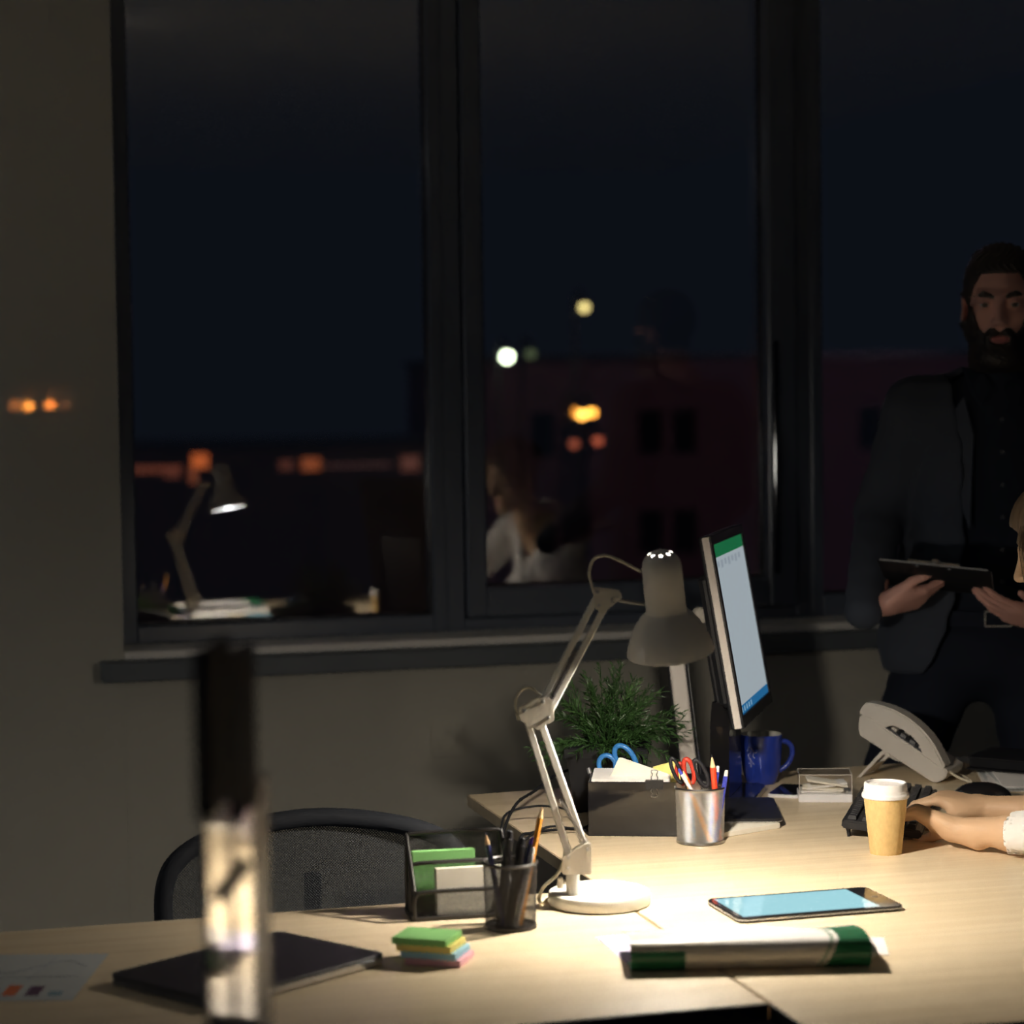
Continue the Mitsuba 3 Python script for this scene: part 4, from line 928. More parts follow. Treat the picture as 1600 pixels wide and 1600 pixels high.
# ------------------------------------------------------------------ people
def head_sdf(fem=False):
    """face towards -y, left of the person +x, eyes at z = 0"""
    s = 1.0
    cran = el((0, .012, .036), (.0755, .097, .086))
    jw = .046 if fem else .054
    f = U(.03, cran, el((0, -.022, -.040), (.057, .066, .078)))
    f = U(.022, f, rc((-jw, .004, -.055), (-.018, -.066, -.104), .020, .015), rc((jw, .004, -.055), (.018, -.066, -.104), .020, .015), el((0, -.078, -.106), (.020, .015, .015)))
    f = U(.02, f, el((-.043, -.060, -.026), (.019, .018, .019)), el((.043, -.060, -.026), (.019, .018, .019)))
    f = U(.014, f, rc((-.044, -.072, .020), (-.010, -.084, .017), .010), rc((.044, -.072, .020), (.010, -.084, .017), .010))
    for x in (-.032, .032): f = cut(f, el((x, -.100, .0005), (.019, .018, .0125)), .012)
    for x in (-.032, .032):
        f = smin_f(f, el((x, -.0745, .0008), (.0150, .0142, .0138)), .006)
        f = cut(f, el((x, -.091, -.0012), (.0128, .0135, .0041)), .0015)
    f = U(.012, f, rc((0, -.086, .010), (0, -.108, -.034), .0070, .0105), el((-.0115, -.098, -.038), (.0075, .0095, .007)), el((.0115, -.098, -.038), (.0075, .0095, .007)))
    f = U(.008, f, rc((-.019, -.0835, -.0715), (.019, -.0835, -.0715), .0062), rc((-.016, -.0835, -.0800), (.016, -.0835, -.0800), .0072))
    f = cut(f, rc((-.021, -.092, -.0755), (.021, -.092, -.0755), .0018), .003)
    for x in (-1, 1):
        e = el((x * .079, .014, -.012), (.0075, .0185, .031), rotx(-.18) @ rotz(x * .35))
        e = cut(e, el((x * .086, .008, -.010), (.006, .011, .020)), .004)
        f = U(.010, f, e)
    f = U(.035, f, rc((0, .028, -.075), (0, .045, -.20), .047 if fem else .056, .046 if fem else .058))
    return f

def eyes(key, R, t, s):
    for x in (-.032, .032):
        c = t + R @ (np.array([x, -.0745, .0005]) * s)
        k = part(key, 'eye', mv(trimesh.creation.icosphere(3, .0122 * s), None, c), 'eye_white', True)
        d = R @ unit(np.array([.0, -1, -.06]))
        part(k, 'iris', mv(trimesh.creation.icosphere(3, .0076 * s), None, c + d * .0058 * s), 'eye_iris', True)

def hand_sdf(side, curls, spread=1.0, thumb=(.35, .2), slim=1.0):
    """wrist at 0, fingers along +x, palm faces -z, thumb at +y for side=+1; curls = bend in radians at the three joints of each finger"""
    S = side; k = slim
    base = [(.090, .030), (.094, .010), (.089, -.010), (.080, -.028)]
    lens = [(.042, .025, .020), (.046, .029, .021), (.043, .027, .020), (.034, .020, .018)]
    rad = [(.0092, .0082, .0074), (.0095, .0084, .0075), (.0090, .0080, .0072), (.0082, .0072, .0064)]
    palm = []
    for (x, y) in base: palm.append(rc((.012, y * .62 * S, .0), (x - .006, y * S, .003), .0150 * k, .0105 * k))
    palm.append(el((.05, 0, -.001), (.046, .036 * k, .0135)))
    palm.append(rc((.018, .018 * S, -.005), (.052, .036 * S, -.008), .0150 * k, .0125 * k))
    f = U(.016, *palm, rc((-.05, 0, 0), (.012, 0, 0), .0225 * k, .0205 * k))
    fingers = []
    for i, (x, y) in enumerate(base):
        p = np.array([x, y * S, .002]); a = 0; az = (1.2 - i) * .07 * spread * S
        chain = []
        for j in range(3):
            a += curls[i][j]
            d = np.array([math.cos(a) * math.cos(az), math.cos(a) * math.sin(az), -math.sin(a)])
            q = p + d * lens[i][j]; r0 = rad[i][j] * k; r1 = (rad[i][j + 1] if j < 2 else rad[i][2] * .82) * k
            chain.append(rc(p, q, r0, r1)); p = q
        fingers.append(U(.003, *chain))
    for g in fingers: f = smin_f(f, g, .008)
    p = np.array([.026, .028 * S, -.006]); ta, tb = thumb
    d1 = unit(np.array([.70, .62 * S, -.25 - ta * .5])); q = p + d1 * .045; d2 = unit(d1 + np.array([.45, -.35 * S * tb, -.15 - ta])); r = q + d2 * .030; d3 = unit(d2 + np.array([.3, -.25 * S * tb, -.1])); e = r + d3 * .024
    return smin_f(f, U(.004, rc(p, q, .0140 * k, .0108 * k), rc(q, r, .0105 * k, .0096 * k), rc(r, e, .0094 * k, .0074 * k)), .010)
def smin_f(f, g, k): return lambda p: smin(f(p), g(p), k)

def oriented(f, R, t, s=1.0):
    """the field f placed by rotation R, shift t and scale s"""
    t = np.asarray(t, float)
    return lambda p: f(((p - t) @ R) / s) * s

def hand_frame(fingers, palm):
    x = unit(fingers); z = -unit(np.asarray(palm, float) - (np.asarray(palm) @ x) * x); return np.stack([x, np.cross(z, x), z], 1)

# ---- the standing man: local frame x to his left, -y ahead
MA = math.radians(-19); MR = rotz(MA); MT = np.array([2.505, 4.965, 0.0])
def ml(p): return (np.asarray(p, float) - MT) @ MR                   # world to his frame
HR = rotz(math.radians(-28)) @ rotx(math.radians(3)); HT = np.array([2.488, 4.890, 1.757]); HS = 1.06
hf = head_sdf()
# hands under the clipboard
rh_R = hand_frame((.92, -.10, .20), (-.10, .60, .80)); rh_w = np.array([2.150, 4.790, 1.078])
rh = hand_sdf(1, [(.25, .45, .25), (.35, .55, .35), (.42, .62, .40), (.50, .70, .45)], .5, (-.3, .1), 1.05)
lh_R = hand_frame((-.86, -.02, .30), (.10, .45, .90)); lh_w = np.array([2.520, 4.755, 1.030])
lh = hand_sdf(-1, [(.05, .20, .15), (.10, .25, .2), (.15, .3, .2), (.25, .4, .3)], .8, (-.4, .1), 1.05)
rw, re = ml(rh_w), np.array([-.262, .02, 1.265]); lw, le = ml(lh_w), np.array([.300, .03, 1.250])
def mw(p): return MT + MR @ np.asarray(p, float)
def whole_body(head, hands, core, arms, lo, hi, h):
    """one surface: head, trunk core, arms, hands, all in world space"""
    fs = [bounded(oriented(*head), head[2], .30)] + [rc(*c) for c in core]
    f = U(.03, *fs)
    for a in arms: f = smin_f(f, U(.015, *[rc(*q) for q in a]), .02)
    for hd in hands: f = smin_f(f, bounded(oriented(*hd), hd[2] + hd[1][:, 0] * .07, .17), .012)
    return nets(f, lo, hi, h)
core = [(mw((0, .03, 1.60)), mw((0, .02, 1.45)), .055, .075), (mw((0, .02, 1.45)), mw((0, .01, 1.10)), .080, .085), (mw((-.15, .01, 1.49)), mw((.15, .01, 1.49)), .045, .045)]
arms = [[(mw((s * .16, .01, 1.49)), mw(e), .046, .040), (mw(e), w - d * .02, .038, .0225)] for s, e, w, d in ((-1, re, rh_w, rh_R[:, 0]), (1, le, lh_w, lh_R[:, 0]))]
bm = whole_body((hf, HR, HT, HS), ((rh, rh_R, rh_w), (lh, lh_R, lh_w)), core, arms, (1.95, 4.55, .93), (2.95, 5.20, 1.95), .0028)
tag('person', 'bearded man in a dark jacket standing by the window with a clipboard', 'person')
part('person', 'body', bm, 'skin_man', True)
eyes('person', HR, HT, HS)
def on_head(name, f, m, h=.003, lo=(-.11, -.14, -.22), hi=(.11, .14, .16), key='person', R=HR, t=HT, s=HS):
    g = nets(f, lo, hi, h); return part(key, name, mv(trimesh.Trimesh(g.vertices * s, g.faces, process=False), R, t), m, True)
def hair_cut(p):
    x, y, z = p.T
    line = np.where(y < -.055, .066 - .006 * np.abs(x) / .05, 0) ; t = np.clip((y + .055) / .045, 0, 1)
    lim = (.066 - .05 * np.clip((np.abs(x) - .040) / .03, 0, 1)) * (1 - t) + (-.012) * t
    lim = np.where(y > .035, -.055, lim)
    return lim - z
hair = both(lambda p: hf(p) - .0055 - .006 * np.clip((p[:, 2] - .06) / .05, 0, 1) + .0022 * np.sin(p[:, 0] * 420 + 6 * np.sin(p[:, 2] * 90)) * np.clip((p[:, 2] - .03) / .05, 0, 1), hair_cut, .008)
ear_clear = lambda p: np.minimum(np.linalg.norm(p - [.082, .014, -.012], axis=1), np.linalg.norm(p - [-.082, .014, -.012], axis=1)) - .030
on_head('hair', cut(hair, lambda p: ear_clear(p), .006), 'hair_dark')
def beard_reg(p):
    x, y, z = p.T; ax = np.abs(x)
    top = -.050 - .010 * np.clip(1 - ax / .012, 0, 1) + .048 * np.clip((ax - .045) / .016, 0, 1) - .012 * np.clip((ax - .022) / .012, 0, 1) * np.clip((.046 - ax) / .012, 0, 1)
    return np.maximum(z - top, np.maximum(y - .022, -z - .150))
lipz = el((0, -.090, -.0755), (.0225, .030, .0095))
beard = cut(both(lambda p: hf(p) - .0060 - .010 * np.clip((-.085 - p[:, 2]) / .03, 0, 1) + .0012 * np.sin(p[:, 0] * 500) * np.sin(p[:, 2] * 430), beard_reg, .008), lipz, .003)
on_head('beard', cut(beard, ear_clear, .005), 'hair_dark')
on_head('lips', both(lambda p: hf(p) - .0012, el((0, -.086, -.0758), (.0205, .020, .0090)), .003), 'lip_man', .0018, (-.04, -.12, -.10), (.04, -.05, -.05))
for x in (-1, 1): on_head('eyebrow', U(.005, rc((x * .013, -.0895, .0165), (x * .034, -.0875, .0225), .0052, .0056), rc((x * .034, -.0875, .0225), (x * .054, -.0700, .0180), .0054, .0028)), 'hair_dark', .0018, (-.07, -.11, 0), (.07, -.05, .05))

def cloth(name, f, lo, hi, m, h=.007, key='person', R=MR, t=MT, smooth=True):
    g = nets(f, lo, hi, h); return part(key, name, mv(g, R, t), m, smooth)
# torso in his frame
NKM = ml(HT + HR @ (np.array([0, .036, -.148]) * HS))
def torso(g):
    return U(.06, el((0, .0, 1.33), (.175 + g, .115 + g, .26)), el((0, .005, 1.08), (.160 + g, .110 + g, .18)), rc((-.165, .01, 1.515), (.165, .01, 1.515), .062 + g), rc((0, .01, 1.50), NKM, .075 + g * .4, .064 + g * .3))
rdir, ldir = ml(rh_w - rh_R[:, 0] * .05), ml(lh_w - lh_R[:, 0] * .05)
def sleeve(sh, e, w, g=0): return U(.02, rc(sh, e, .075 + g, .060 + g), rc(e, w, .058 + g, .043 + g))
shirt = both(torso(-.012), lambda p: .98 - p[:, 2], .01)
cloth('shirt', shirt, (-.30, -.20, .95), (.30, .20, 1.72), 'shirt_navy')
part('person', 'shirt_collar', mv(cat(*[hull([(s * .012, -.098, 1.560), (s * .060, -.085, 1.575), (s * .078, -.03, 1.615), (s * .030, -.080, 1.600), (s * .045, -.108, 1.520), (s * .050, -.098, 1.520)]) for s in (-1, 1)]), MR, MT), 'shirt_navy')
for i in range(6): part('person', 'shirt_button', mv(cyl((.004, -.118 - (.012 if i in (2, 3) else 0), 1.49 - i * .075), (.004, -.132 - (.006 if i in (1, 2, 3) else 0), 1.49 - i * .075), .005, 10), MR, MT), 'phone_dark')
def opening(p):
    w = np.interp(p[:, 2], [.9, 1.0, 1.18, 1.45, 1.60, 1.7], [.16, .115, .070, .075, .095, .10])
    return np.maximum(np.abs(p[:, 0] + .01) - w, p[:, 1] + .0)
def skirt(p): return U(.05, el((-.020, .01, 1.05), (.220, .145, .30)), el((-.038, .01, .96), (.232, .150, .20)))(p)
jack = U(.035, torso(.020), both(skirt, lambda p: .895 - p[:, 2], .01), sleeve((-.183, .01, 1.495), re, rdir), sleeve((.205, .01, 1.500), le, ldir))
jack = cut(jack, opening, .010)
jack = cut(jack, lambda p: torso(-.006)(p), .004)
jack = cut(jack, both(U(.05, el((-.020, .01, 1.05), (.196, .121, .30)), el((-.038, .01, .96), (.210, .127, .30))), lambda p: p[:, 2] - 1.05, .02), .004)
jack = both(jack, lambda p: .890 - p[:, 2], .006)
jack = cut(jack, rc((0, .0, 1.56), (0, -.05, 1.75), .066, .075), .008)
folds = lambda f: (lambda p: f(p) + .0030 * np.sin(p[:, 2] * 62 + p[:, 0] * 20) * np.sin(p[:, 1] * 40 + p[:, 2] * 21))
cloth('jacket', folds(jack), (-.43, -.35, .87), (.43, .24, 1.66), 'jacket_charcoal', .0065)
lap = []
for s in (-1, 1):
    lap.append(mv(prism([(0, .0), (.0, .22), (s * .028, .31), (s * .075, .24), (s * .060, .215), (s * .080, .200), (s * .045, .10)][:: s], .006, .001), rotx(PI / 2) , (0, 0, 0)))
    lap[-1] = mv(mv(lap[-1], rotz(s * .55) @ rotx(-.10), (s * .068, -.128, 1.235)))
for l in lap: part('person', 'lapel', mv(l, MR, MT), 'jacket_charcoal')
hipc = np.array([0, .01, .96])
def leg(h, k_, a): return U(.03, rc(h, k_, .100, .074), rc(k_, a, .076, .062))
RK_, RA_ = np.array([-.275, .0, .50]), np.array([-.330, .04, .09]); LK_, LA_ = np.array([.130, -.02, .50]), np.array([.150, .03, .09])
trous = U(.05, el((-.025, .01, .95), (.180, .122, .12)), leg((-.140, .01, .88), RK_, RA_), leg((.085, .01, .88), LK_, LA_))
trous = both(trous, lambda p: p[:, 2] - 1.03, .01)
cloth('trousers', folds(trous), (-.46, -.18, .03), (.34, .19, 1.05), 'trouser_black', .008)
for A in (RA_, LA_): cloth('shoe', both(U(.03, rc(A + [0, .02, -.04], A + [0, -.14, -.055], .042, .036), rc(A, A + [0, 0, -.03], .045)), lambda p: -p[:, 2], .004), A + [-.10, -.24, -.095], A + [.10, .12, .06], 'black_satin', .006)
bl = np.array([(-.018 + .176 * math.cos(a), .01 + .124 * math.sin(a), 1.028 + .018 * j) for a in np.linspace(0, 2 * PI, 49) for j in (-1, 1)])
ii = np.arange(48) * 2
belt = trimesh.Trimesh(np.vstack([bl, bl * [1.025, 1.03, 1]]), np.vstack([np.stack(q, 1) for q in ((ii + 98, ii + 100, ii + 101), (ii + 98, ii + 101, ii + 99), (ii, ii + 1, ii + 3), (ii, ii + 3, ii + 2), (ii + 1, ii + 99, ii + 101), (ii + 1, ii + 101, ii + 3), (ii, ii + 2, ii + 100), (ii, ii + 100, ii + 98))]), process=False)
k = part('person', 'belt', mv(belt, MR, MT), 'trouser_black', 40)
part(k, 'buckle', mv(cat(*[bar(a, b, .004, .004, .0008) for a, b in (((-.035, -.124, 1.012), (.025, -.125, 1.012)), ((-.035, -.124, 1.046), (.025, -.125, 1.046)), ((-.035, -.124, 1.012), (-.035, -.124, 1.046)), ((.025, -.125, 1.012), (.025, -.125, 1.046)))]), MR, MT), 'steel')

# clipboard in his hands
TL, TRc, BRc = np.array([2.073, 4.66, 1.192]), np.array([2.285, 4.54, 1.168]), np.array([2.420, 4.785, 1.095])
cx_ = unit(TRc - TL); cy_ = BRc - TRc; cy_ = unit(cy_ - (cy_ @ cx_) * cx_); cz_ = np.cross(cx_, cy_)
cR = np.stack([cx_, cy_, cz_], 1); cW = np.linalg.norm(TRc - TL)
def cl(m): return mv(m, cR, TL)
part('clipboard', 'board', cl(rbox(cW, .320, .0045, .010, 5, (cW / 2, .160, 0))), 'black_rubber')
part('clipboard', 'rim', cl(cat(bar((.006, -.0012, .0006), (cW - .006, -.0012, .0006), .0012, .0044, .0003), bar((cW + .0012, .008, .0006), (cW + .0012, .31, .0006), .0012, .0030, .0003))), 'grey_metal')
part('clipboard', 'clip', cl(cat(cbox(.112, .030, .0035, .001, (cW / 2, .013, .0055)), cyl((cW / 2 - .056, .0015, .0060), (cW / 2 + .056, .0015, .0060), .0030, 12), mv(lathe([(0, .012), (.006, .0108), (.0105, .0068), (.012, 0), (0, 0)], 20), None, (cW / 2 + .004, .006, .004)))), 'polished_steel')
for x in (-.036, .034): part('clipboard', 'rivet', cl(mv(trimesh.creation.icosphere(2, .0030), None, (cW / 2 + x, .012, -.0022))), 'silver_edge')
put('clipboard_paper', cl(box2((.012, .03, .0026), (cW - .012, .312, .0038), .0003)), 'paper_grey'); tag('clipboard_paper', 'sheets of paper under the clip of the black clipboard', 'papers')
tag('clipboard', "black clipboard with a shiny clip in the standing man's hands", 'clipboard')

# ---- the seated woman typing: her head and trunk are right of the frame, seen in the middle window
WA = math.radians(-119.3); WR = rotz(WA); WT = np.array([2.300, 3.955, 0.0])
def wl_(p): return (np.asarray(p, float) - WT) @ WR
WHR = WR @ rotx(math.radians(16)); WHT = np.array([2.188, 4.020, 1.258]); WHS = .99
wf = head_sdf(True)
nk = wl_(WHT + WHR @ np.array([0, .045, -.18])); sh0 = np.array([0, .06, 1.085])
chest = U(.06, rc(nk, sh0, .050, .065), el(sh0 + [0, -.005, -.075], (.128, .080, .120)), rc(sh0 + [-.11, .0, -.005], sh0 + [.11, .0, -.005], .050))
# forearms and hands on the keyboard
nl_w, nl_e = np.array([1.866, 3.850, .7560]), np.array([2.030, 3.630, .768])
nl_k = np.array([1.818, 3.918, .797])
nl_R = hand_frame((-.58, .74, .28), (-.18, -.42, -.9)); nr_w, nr_e = np.array([2.010, 4.030, .757]), np.array([2.215, 3.835, .762])
nr_R = hand_frame((-.80, .56, .16), (-.05, .10, -1.0))
lhw = hand_sdf(-1, [(.55, .55, .35), (.65, .55, .35), (.75, .60, .40), (.80, .60, .40)], .7, (.25, .2), .93)
rhw = hand_sdf(1, [(.40, .50, .35), (.50, .50, .35), (.55, .55, .35), (.60, .55, .35)], .7, (.25, .2), .93)
WSC = .95
def ww(p): return WT + WR @ np.asarray(p, float)
wsh = [ww(sh0 + [.150, 0, -.02]), ww(sh0 + [-.150, 0, -.02])]
warms = [[(sh_, e + np.array([0, 0, .012]), .044, .036), (e + np.array([0, 0, .012]), w + unit(e - w) * .11, .034, .0300), (w + unit(e - w) * .11, w - unit(e - w) * .005, .0300, .0215)] for sh_, e, w in ((wsh[0], nl_e, nl_w), (wsh[1], nr_e, nr_w))]
chest_w = oriented(chest, WR, WT)
wm = nets(smin_f(smin_f(smin_f(smin_f(U(.03, bounded(oriented(wf, WHR, WHT, WHS), WHT, .30), chest_w), U(.015, *[rc(*q) for q in warms[0]]), .02), U(.015, *[rc(*q) for q in warms[1]]), .02),
                 bounded(oriented(lhw, nl_R, nl_w, WSC), nl_w + nl_R[:, 0] * .07, .17), .012), bounded(oriented(rhw, nr_R, nr_w, WSC), nr_w + nr_R[:, 0] * .07, .17), .012),
          (1.68, 3.50, .715), (2.60, 4.35, 1.42), .0028)
tag('person_001', 'woman in a white jacket typing at the keyboard, mirrored in the middle window', 'person')
part('person_001', 'body', wm, 'skin_woman', True)
eyes('person_001', WHR, WHT, WHS)
def on_whead(name, f, m, h=.0035, lo=(-.13, -.15, -.24), hi=(.13, .20, .19)): return on_head(name, f, m, h, lo, hi, 'person_001', WHR, WHT, WHS)
def whair_cut(p):
    x, y, z = p.T; t = np.clip((y + .055) / .05, 0, 1)
    lim = (.062 - .045 * np.clip((np.abs(x) - .03) / .035, 0, 1)) * (1 - t) + (-.020) * t
    lim = np.where(y > .04, -.075, lim); return lim - z
wh = both(lambda p: wf(p) - .013 - .006 * np.clip((p[:, 2]) / .1, 0, 1) + .0020 * np.sin(p[:, 0] * 260 + p[:, 1] * 40), whair_cut, .010)
wh = U(.02, cut(wh, ear_clear, .008), el((0, .120, .045), (.048, .042, .048)))
on_whead('hair', wh, 'hair_blond')
strands = []
rs = np.random.default_rng(5)
for s in (-1, 1):
    for i in range(16):
        o = rs.normal(size=3) * .004
        strands.append(tube(spline([np.array([s * .052, -.066, .062]) + o, np.array([s * .074, -.078, .020]) + o * 1.5, np.array([s * .080, -.082, -.040]) + o * 2, np.array([s * (.078 + .004 * rs.normal()), -.088 + .006 * rs.normal(), -.085 - .03 * rs.uniform()]) + o * 2], 5), np.linspace(.0011, .0005, 16), 4))
sm_ = cat(*strands); k = part('person_001', 'hair_strands', mv(trimesh.Trimesh(sm_.vertices * WHS, sm_.faces, process=False), WHR, WHT), 'hair_blond'); tag(k, 'loose fair strands beside the face', kind='stuff')
on_whead('lips', both(lambda p: wf(p) - .0012, el((0, -.086, -.0758), (.0215, .020, .0100)), .003), 'lip_woman', .002, (-.04, -.12, -.10), (.04, -.05, -.05))
for x in (-1, 1): on_whead('eyebrow', U(.005, rc((x * .014, -.0890, .0215), (x * .034, -.0865, .0260), .0028, .0030), rc((x * .034, -.0865, .0260), (x * .052, -.070, .0210), .0028, .0018)), 'hair_dark', .002, (-.07, -.11, 0), (.07, -.05, .05))
# her clothes, in her frame
def wcloth(name, f, lo, hi, m, h=.006): return cloth(name, f, lo, hi, m, h, 'person_001', WR, WT)
hip = np.array([0, .26, .56])
wt = U(.07, el(sh0 + [0, .005, -.10], (.140, .092, .165)), rc(sh0 + [0, .03, -.20], hip + [0, -.02, .06], .105, .125))
vneck = lambda p: np.maximum(np.abs(p[:, 0]) - np.clip((p[:, 2] - .90) * .42, 0, .1) - .004, p[:, 1] - sh0[1] + .02)
wcloth('camisole', cut(both(grow(wt, -.004), lambda p: np.maximum(.58 - p[:, 2], p[:, 2] - 1.03), .01), vneck, .006), (-.20, -.12, .55), (.20, .42, 1.06), 'top_black', .006)
le_w, re_w = wl_(nl_e), wl_(nr_e); lw_s, rw_s = wl_(nl_w + unit(nl_e - nl_w) * .118), wl_(nr_w + unit(nr_e - nr_w) * .150)
wj = U(.03, grow(wt, .014), rc(sh0 + [-.135, .0, -.012], sh0 + [.135, .0, -.012], .062), rc(nk + [0, .03, -.055], sh0 + [0, .03, 0], .060, .07))
wj = both(wj, lambda p: .56 - p[:, 2], .01)
slv = U(.02, rc(sh0 + [.155, .0, -.02], le_w + [0, 0, .016], .066, .056), rc(le_w + [0, 0, .016], lw_s, .054, .040), rc(sh0 + [-.155, .0, -.02], re_w + [0, 0, .012], .066, .056), rc(re_w + [0, 0, .012], rw_s, .054, .042))
for (e_, w_s) in ((le_w, lw_s), (re_w, rw_s)):
    d_ = unit(w_s - e_)
    slv = cut(slv, (lambda d, c: lambda p: np.maximum(c @ d - p @ d, np.linalg.norm(p - c, axis=1) - .13))(d_, w_s + d_ * .006), .003)
    slv = cut(slv, rc(w_s - d_ * .05, w_s + d_ * .06, .0345, .0345), .002)
slv = both(slv, lambda p: (DESK + .003) - p[:, 2], .004)
front = lambda p: np.maximum(np.abs(p[:, 0]) - np.interp(p[:, 2], [.55, .80, .92, 1.06, 1.14], [.075, .045, .040, .062, .070]), p[:, 1] - sh0[1] + .0 - .12 * np.clip((1.0 - p[:, 2]) / .4, 0, 1) * 1.4)
wj = cut(cut(wj, front, .008), lambda p: wt(p) + .004, .003)
wj = cut(wj, rc(nk + [0, -.02, .06], nk + [0, -.01, -.03], .075, .062), .010)
wj = U(.025, wj, slv)
wcloth('jacket', folds(wj), (-.46, -.44, .52), (.52, .52, 1.26), 'jacket_white', .0058)
def thigh(s): return U(.03, rc(hip + [s * .085, .0, -.04], np.array([s * .11, -.16, .50]), .092, .066), rc((s * .11, -.16, .50), (s * .12, -.10, .08), .064, .042))
wcloth('trousers', U(.04, el(hip + [0, .01, -.02], (.175, .14, .10)), thigh(-1), thigh(1)), (-.30, -.28, .03), (.30, .46, .72), 'trouser_black', .008)
for s in (-1, 1): wcloth('shoe', both(rc((s * .12, -.09, .05), (s * .13, -.23, .032), .036, .028), lambda p: -p[:, 2], .004), (s * .12 - .08, -.30, -.02), (s * .12 + .08, 0, .12), 'black_satin', .006)
cpos = WT + WR @ np.array([0, .30, 0])
office_chair('office_chair_001', cpos[0], cpos[1], WA, 'dark office chair under the typing woman at the corner desk')

# ------------------------------------------------------------------ glass door in front, with its steel pull handle
tag('door_1', 'clear glass door close to the viewer with a steel pull handle', kind='structure')
GY = math.radians(15.0 - 90 + 86); gd = np.array([math.sin(math.radians(101.0)), math.cos(math.radians(101.0)), 0])   # the leaf's direction
HP = np.array([.2600, 1.886, 0.0])
def on_leaf(u, z, d=0): return HP + gd * u + np.array([-gd[1], gd[0], 0]) * d + np.array([0, 0, z])
part('door_1', 'pane', quad(on_leaf(-.95, .01), on_leaf(.146, .01), on_leaf(.146, 2.30), on_leaf(-.95, 2.30)), 'door_glass')
pa = math.radians(18.9); pd = np.array([math.sin(pa), math.cos(pa), 0]); pn = np.array([pd[1], -pd[0], 0])
hR = np.stack([pd, -pn, [0, 0, 1.0]], 1)
for i, (c, zt_, zg) in enumerate((((HP - pd * .054), 1.372, 1.238), ((HP + pd * .055), 1.356, 1.214))):
    k = part('door_1', 'door_handle', mv(cbox(.088, .004, zg - .78, .0010, (0, 0, (zg + .78) / 2)), hR, c), 'polished_steel')
    part(k, 'dark_reflection_cover', mv(cbox(.104, .012, zt_ - zg, .003, (0, 0, (zg + zt_) / 2)), hR, c), 'black_rubber')  # black cover stands in for the dark reflection on the upper steel
    part(k, 'standoff', mv(cat(*[cyl((0, 0, z), ((.051 if i == 0 else -.048), 0, z), .008, 14) for z in (.86, 1.17)]), hR, c), 'steel', 30)
    tag(k, 'flat polished steel handle plate with a black upper cover for its dark reflection')

part('door_1', 'dark_strip', mv(cbox(.070, .004, .46, .001, (0, 0, 1.00)), hR, HP + pd * .142), 'dark_steel')  # dark upright strip beside the handle plates

# ------------------------------------------------------------------ the town outside
put('street_ground', box2((-80, 20, -9.3), (160, 260, -9.0), .01), 'asphalt'); tag('street_ground', 'dark ground of the street far below the windows', kind='structure')
def lamp_post(x, y, z, r, col, label, pole=True, w=.25, group='street lamps in the town', cap=True, back=.9):
    key = nxt_thing('street_lamp')
    if pole:
        part(key, 'pole', tube(np.array([(x, y + back, -9), (x, y + back, z + .3), (x, y + back * .55, z + .45), (x, y, z + r + .10)]), .06, 8), 'dark_steel', 60)
        if cap: part(key, 'head', mv(lathe([(0, .14), (r * .8, .10), (r * 1.25, .0), (r * 1.2, -.02), (0, -.02)], 20), None, (x, y, z + r * .9)), 'dark_steel', 40)
    scene[nxt(key + '__globe')] = mikit.ply(mv(trimesh.creation.icosphere(2, r), None, (x, y, z)), 'paper_white', smooth=True, emitter=emit(col, w))
    tag(key, label, 'street lamp', group)
things = set()
def nxt_thing(b):
    k, i = b, 0
    while k in things: i += 1; k = f'{b}_{i:03d}'
    things.add(k); return k
def seen_at(x, y, z, y2, r):
    k = y2 / y; return x * k, y2, 1.57 + (z - 1.57) * k, r * k
def town_lamp(x, z, y2, r, col, lab, w=.25): X, Y, Z, R_ = seen_at(x, 58, z, y2, r); lamp_post(X, Y, Z, R_, col, lab, w=w)
town_lamp(17.57, 3.73, 58, .125, (2.6, 2.1, .75), 'yellow street lamp glowing highest in the middle window')
town_lamp(15.46, 2.46, 57, .160, (9.0, 11.0, 7.0), 'bright white green street lamp at the left of the middle window')
town_lamp(16.10, 2.53, 55, .125, (.10, .14, .06), 'faint green lamp right of the bright white green one')
for x, z, y2, c, lab in ((17.25, 1.01, 53, (2.8, .95, .10), 'orange lamp at the left of the bright cluster'), (17.47, .93, 50, (7.5, 3.6, .60), 'yellow orange lamp in the middle of the bright cluster'), (17.73, .97, 55.5, (7.0, 2.9, .40), 'orange lamp at the right of the bright cluster')):
    town_lamp(x, z, y2, .125, c, lab)
town_lamp(17.25, .17, 47, .120, (.55, .12, .055), 'dull red lamp on the left under the orange cluster')
town_lamp(17.90, .24, 45, .120, (.80, .16, .07), 'dull red lamp on the right under the orange cluster')
lamp_post(34.0, 44, 5.0, .30, (85, 58, 72), 'reddish street lamp out of view lighting the brick building', w=.6)  # this lamp and the next are out of view, placed to light the brick
lamp_post(9.45, 40, 12.0, .25, (130, 88, 110), 'reddish street lamp out of view above the windows, lighting the brick building', w=.4)

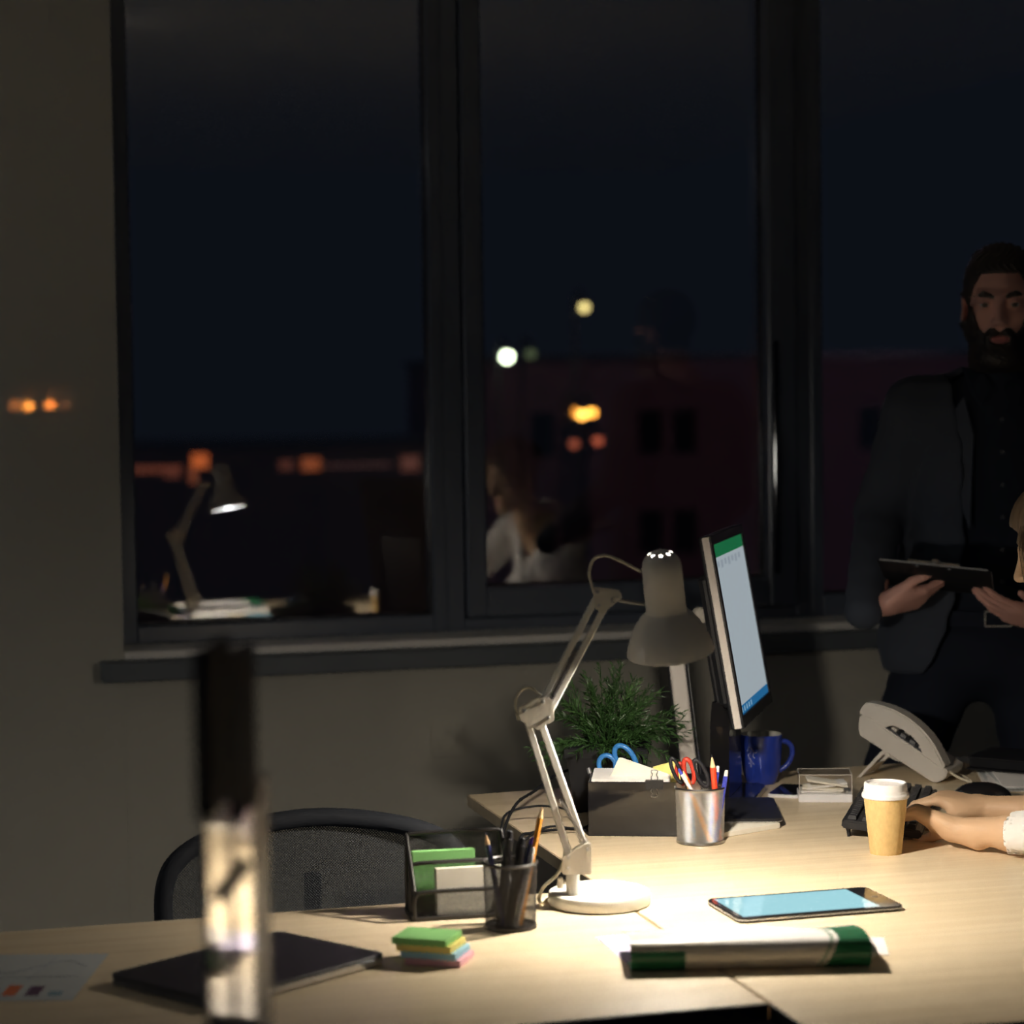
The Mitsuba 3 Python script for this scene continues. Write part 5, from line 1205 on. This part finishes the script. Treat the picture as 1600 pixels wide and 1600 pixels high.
# red brick building
def facade(key, x0, x1, y, z1, m, wins, depth=10.0, label=None):
    holes = [((a, c_), (b, d)) for a, b, c_, d in wins]
    xs = sorted({x0, x1, *[a for w in wins for a in w[:2]]}); zs = sorted({-9.0, z1, *[a for w in wins for a in w[2:]]})
    V = []
    for i in range(len(xs) - 1):
        for j in range(len(zs) - 1):
            mx, mz = (xs[i] + xs[i + 1]) / 2, (zs[j] + zs[j + 1]) / 2
            if any(a < mx < b and c_ < mz < d for a, b, c_, d in wins): continue
            V.append(trimesh.creation.box(bounds=[(xs[i], y, zs[j]), (xs[i + 1], y + .4, zs[j + 1])]))
    part(key, 'wall', cat(*V, trimesh.creation.box(bounds=[(x0, y + .45, -9), (x1, y + depth, z1)])), m)
    part(key, 'roof_edge', box2((x0 - .15, y - .18, z1 - .05), (x1 + .15, y + depth, z1 + .12), .02), 'dark_steel')
    for a, b, c_, d in wins:
        f = part(key, 'window', rect_frame(a, b, c_, d, .07, .07, .07, .07, y + .14, y + .22, .005), 'dark_steel')
        part(f, 'glass_pane', box2((a + .05, y + .17, c_ + .05), (b - .05, y + .19, d - .05), .002), 'dark_glass')
    tag(key, label, 'building')
wins = []
for x in (16.9, 17.9, 20.0, 21.0, 23.6, 24.6, 26.6, 27.6):
    for z in (-.25, -3.05, -5.9): wins.append((x, x + .72, z, z + 1.25))
facade('brick_building', 15.7, 42.0, 61.0, 2.42, 'brick_red', wins, label='dark red brick building across the street with unlit windows')
# low building to the left; glowing strips stand in for street light
def lit(key, x0, x1, z0, z1, y, c): k = nxt(key + '__glow_strip'); scene[k] = mikit.ply(box2((x0, y - .02, z0), (x1, y, z1), .002), 'paper_white', emitter=emit(c, .2))  # emitting strip in place of street light falling on the wall
part('low_building', 'wall', box2((2.0, 61.0, -9), (15.0, 69, .20), .01), 'render_grey'); part('low_building', 'roof', box2((1.8, 60.8, .20), (15.2, 69.2, .30), .02), 'dark_steel')
for x0, x1, z0, z1, c in ((5.75, 7.35, -.45, -.28, (.14, .030, .009)), (6.9, 7.3, -.60, -.42, (.10, .022, .008)), (7.62, 8.05, -.35, .02, (.62, .12, .020)), (7.55, 7.75, -.75, -.35, (.20, .045, .012)), (9.95, 10.3, -.45, -.20, (.09, .020, .007)), (10.55, 11.05, -.48, -.15, (.30, .065, .014)), (11.1, 13.0, -.42, -.32, (.040, .010, .006)), (13.25, 13.75, -.55, -.15, (.085, .022, .010))):
    lit('low_building', x0, x1, z0, z1, 60.99, c)
tag('low_building', 'low building far outside the left window, orange glowing strips for street light on its wall', 'building')
# street lamps far behind the viewer, mirrored in the glass door
for x, y, z, c, lab in ((-7.613, -20.809, 1.469, (42, 11.5, 1.6), 'brightest orange lamp mirrored in the glass door at the left'), (-7.396, -20.879, 1.487, (34, 9.0, 1.3), 'orange lamp mirrored in the glass door, right of the brightest'),
                         (-7.749, -20.763, 1.485, (6, 1.7, .35), 'dim orange lamp mirrored at the far left of the glass door'), (-7.238, -20.929, 1.485, (1.6, .5, .15), 'faintest orange lamp mirrored in the glass door')):
    lamp_post(x, y, z, .062, [.75 * q for q in c], lab, w=.15, cap=False, back=-.9)
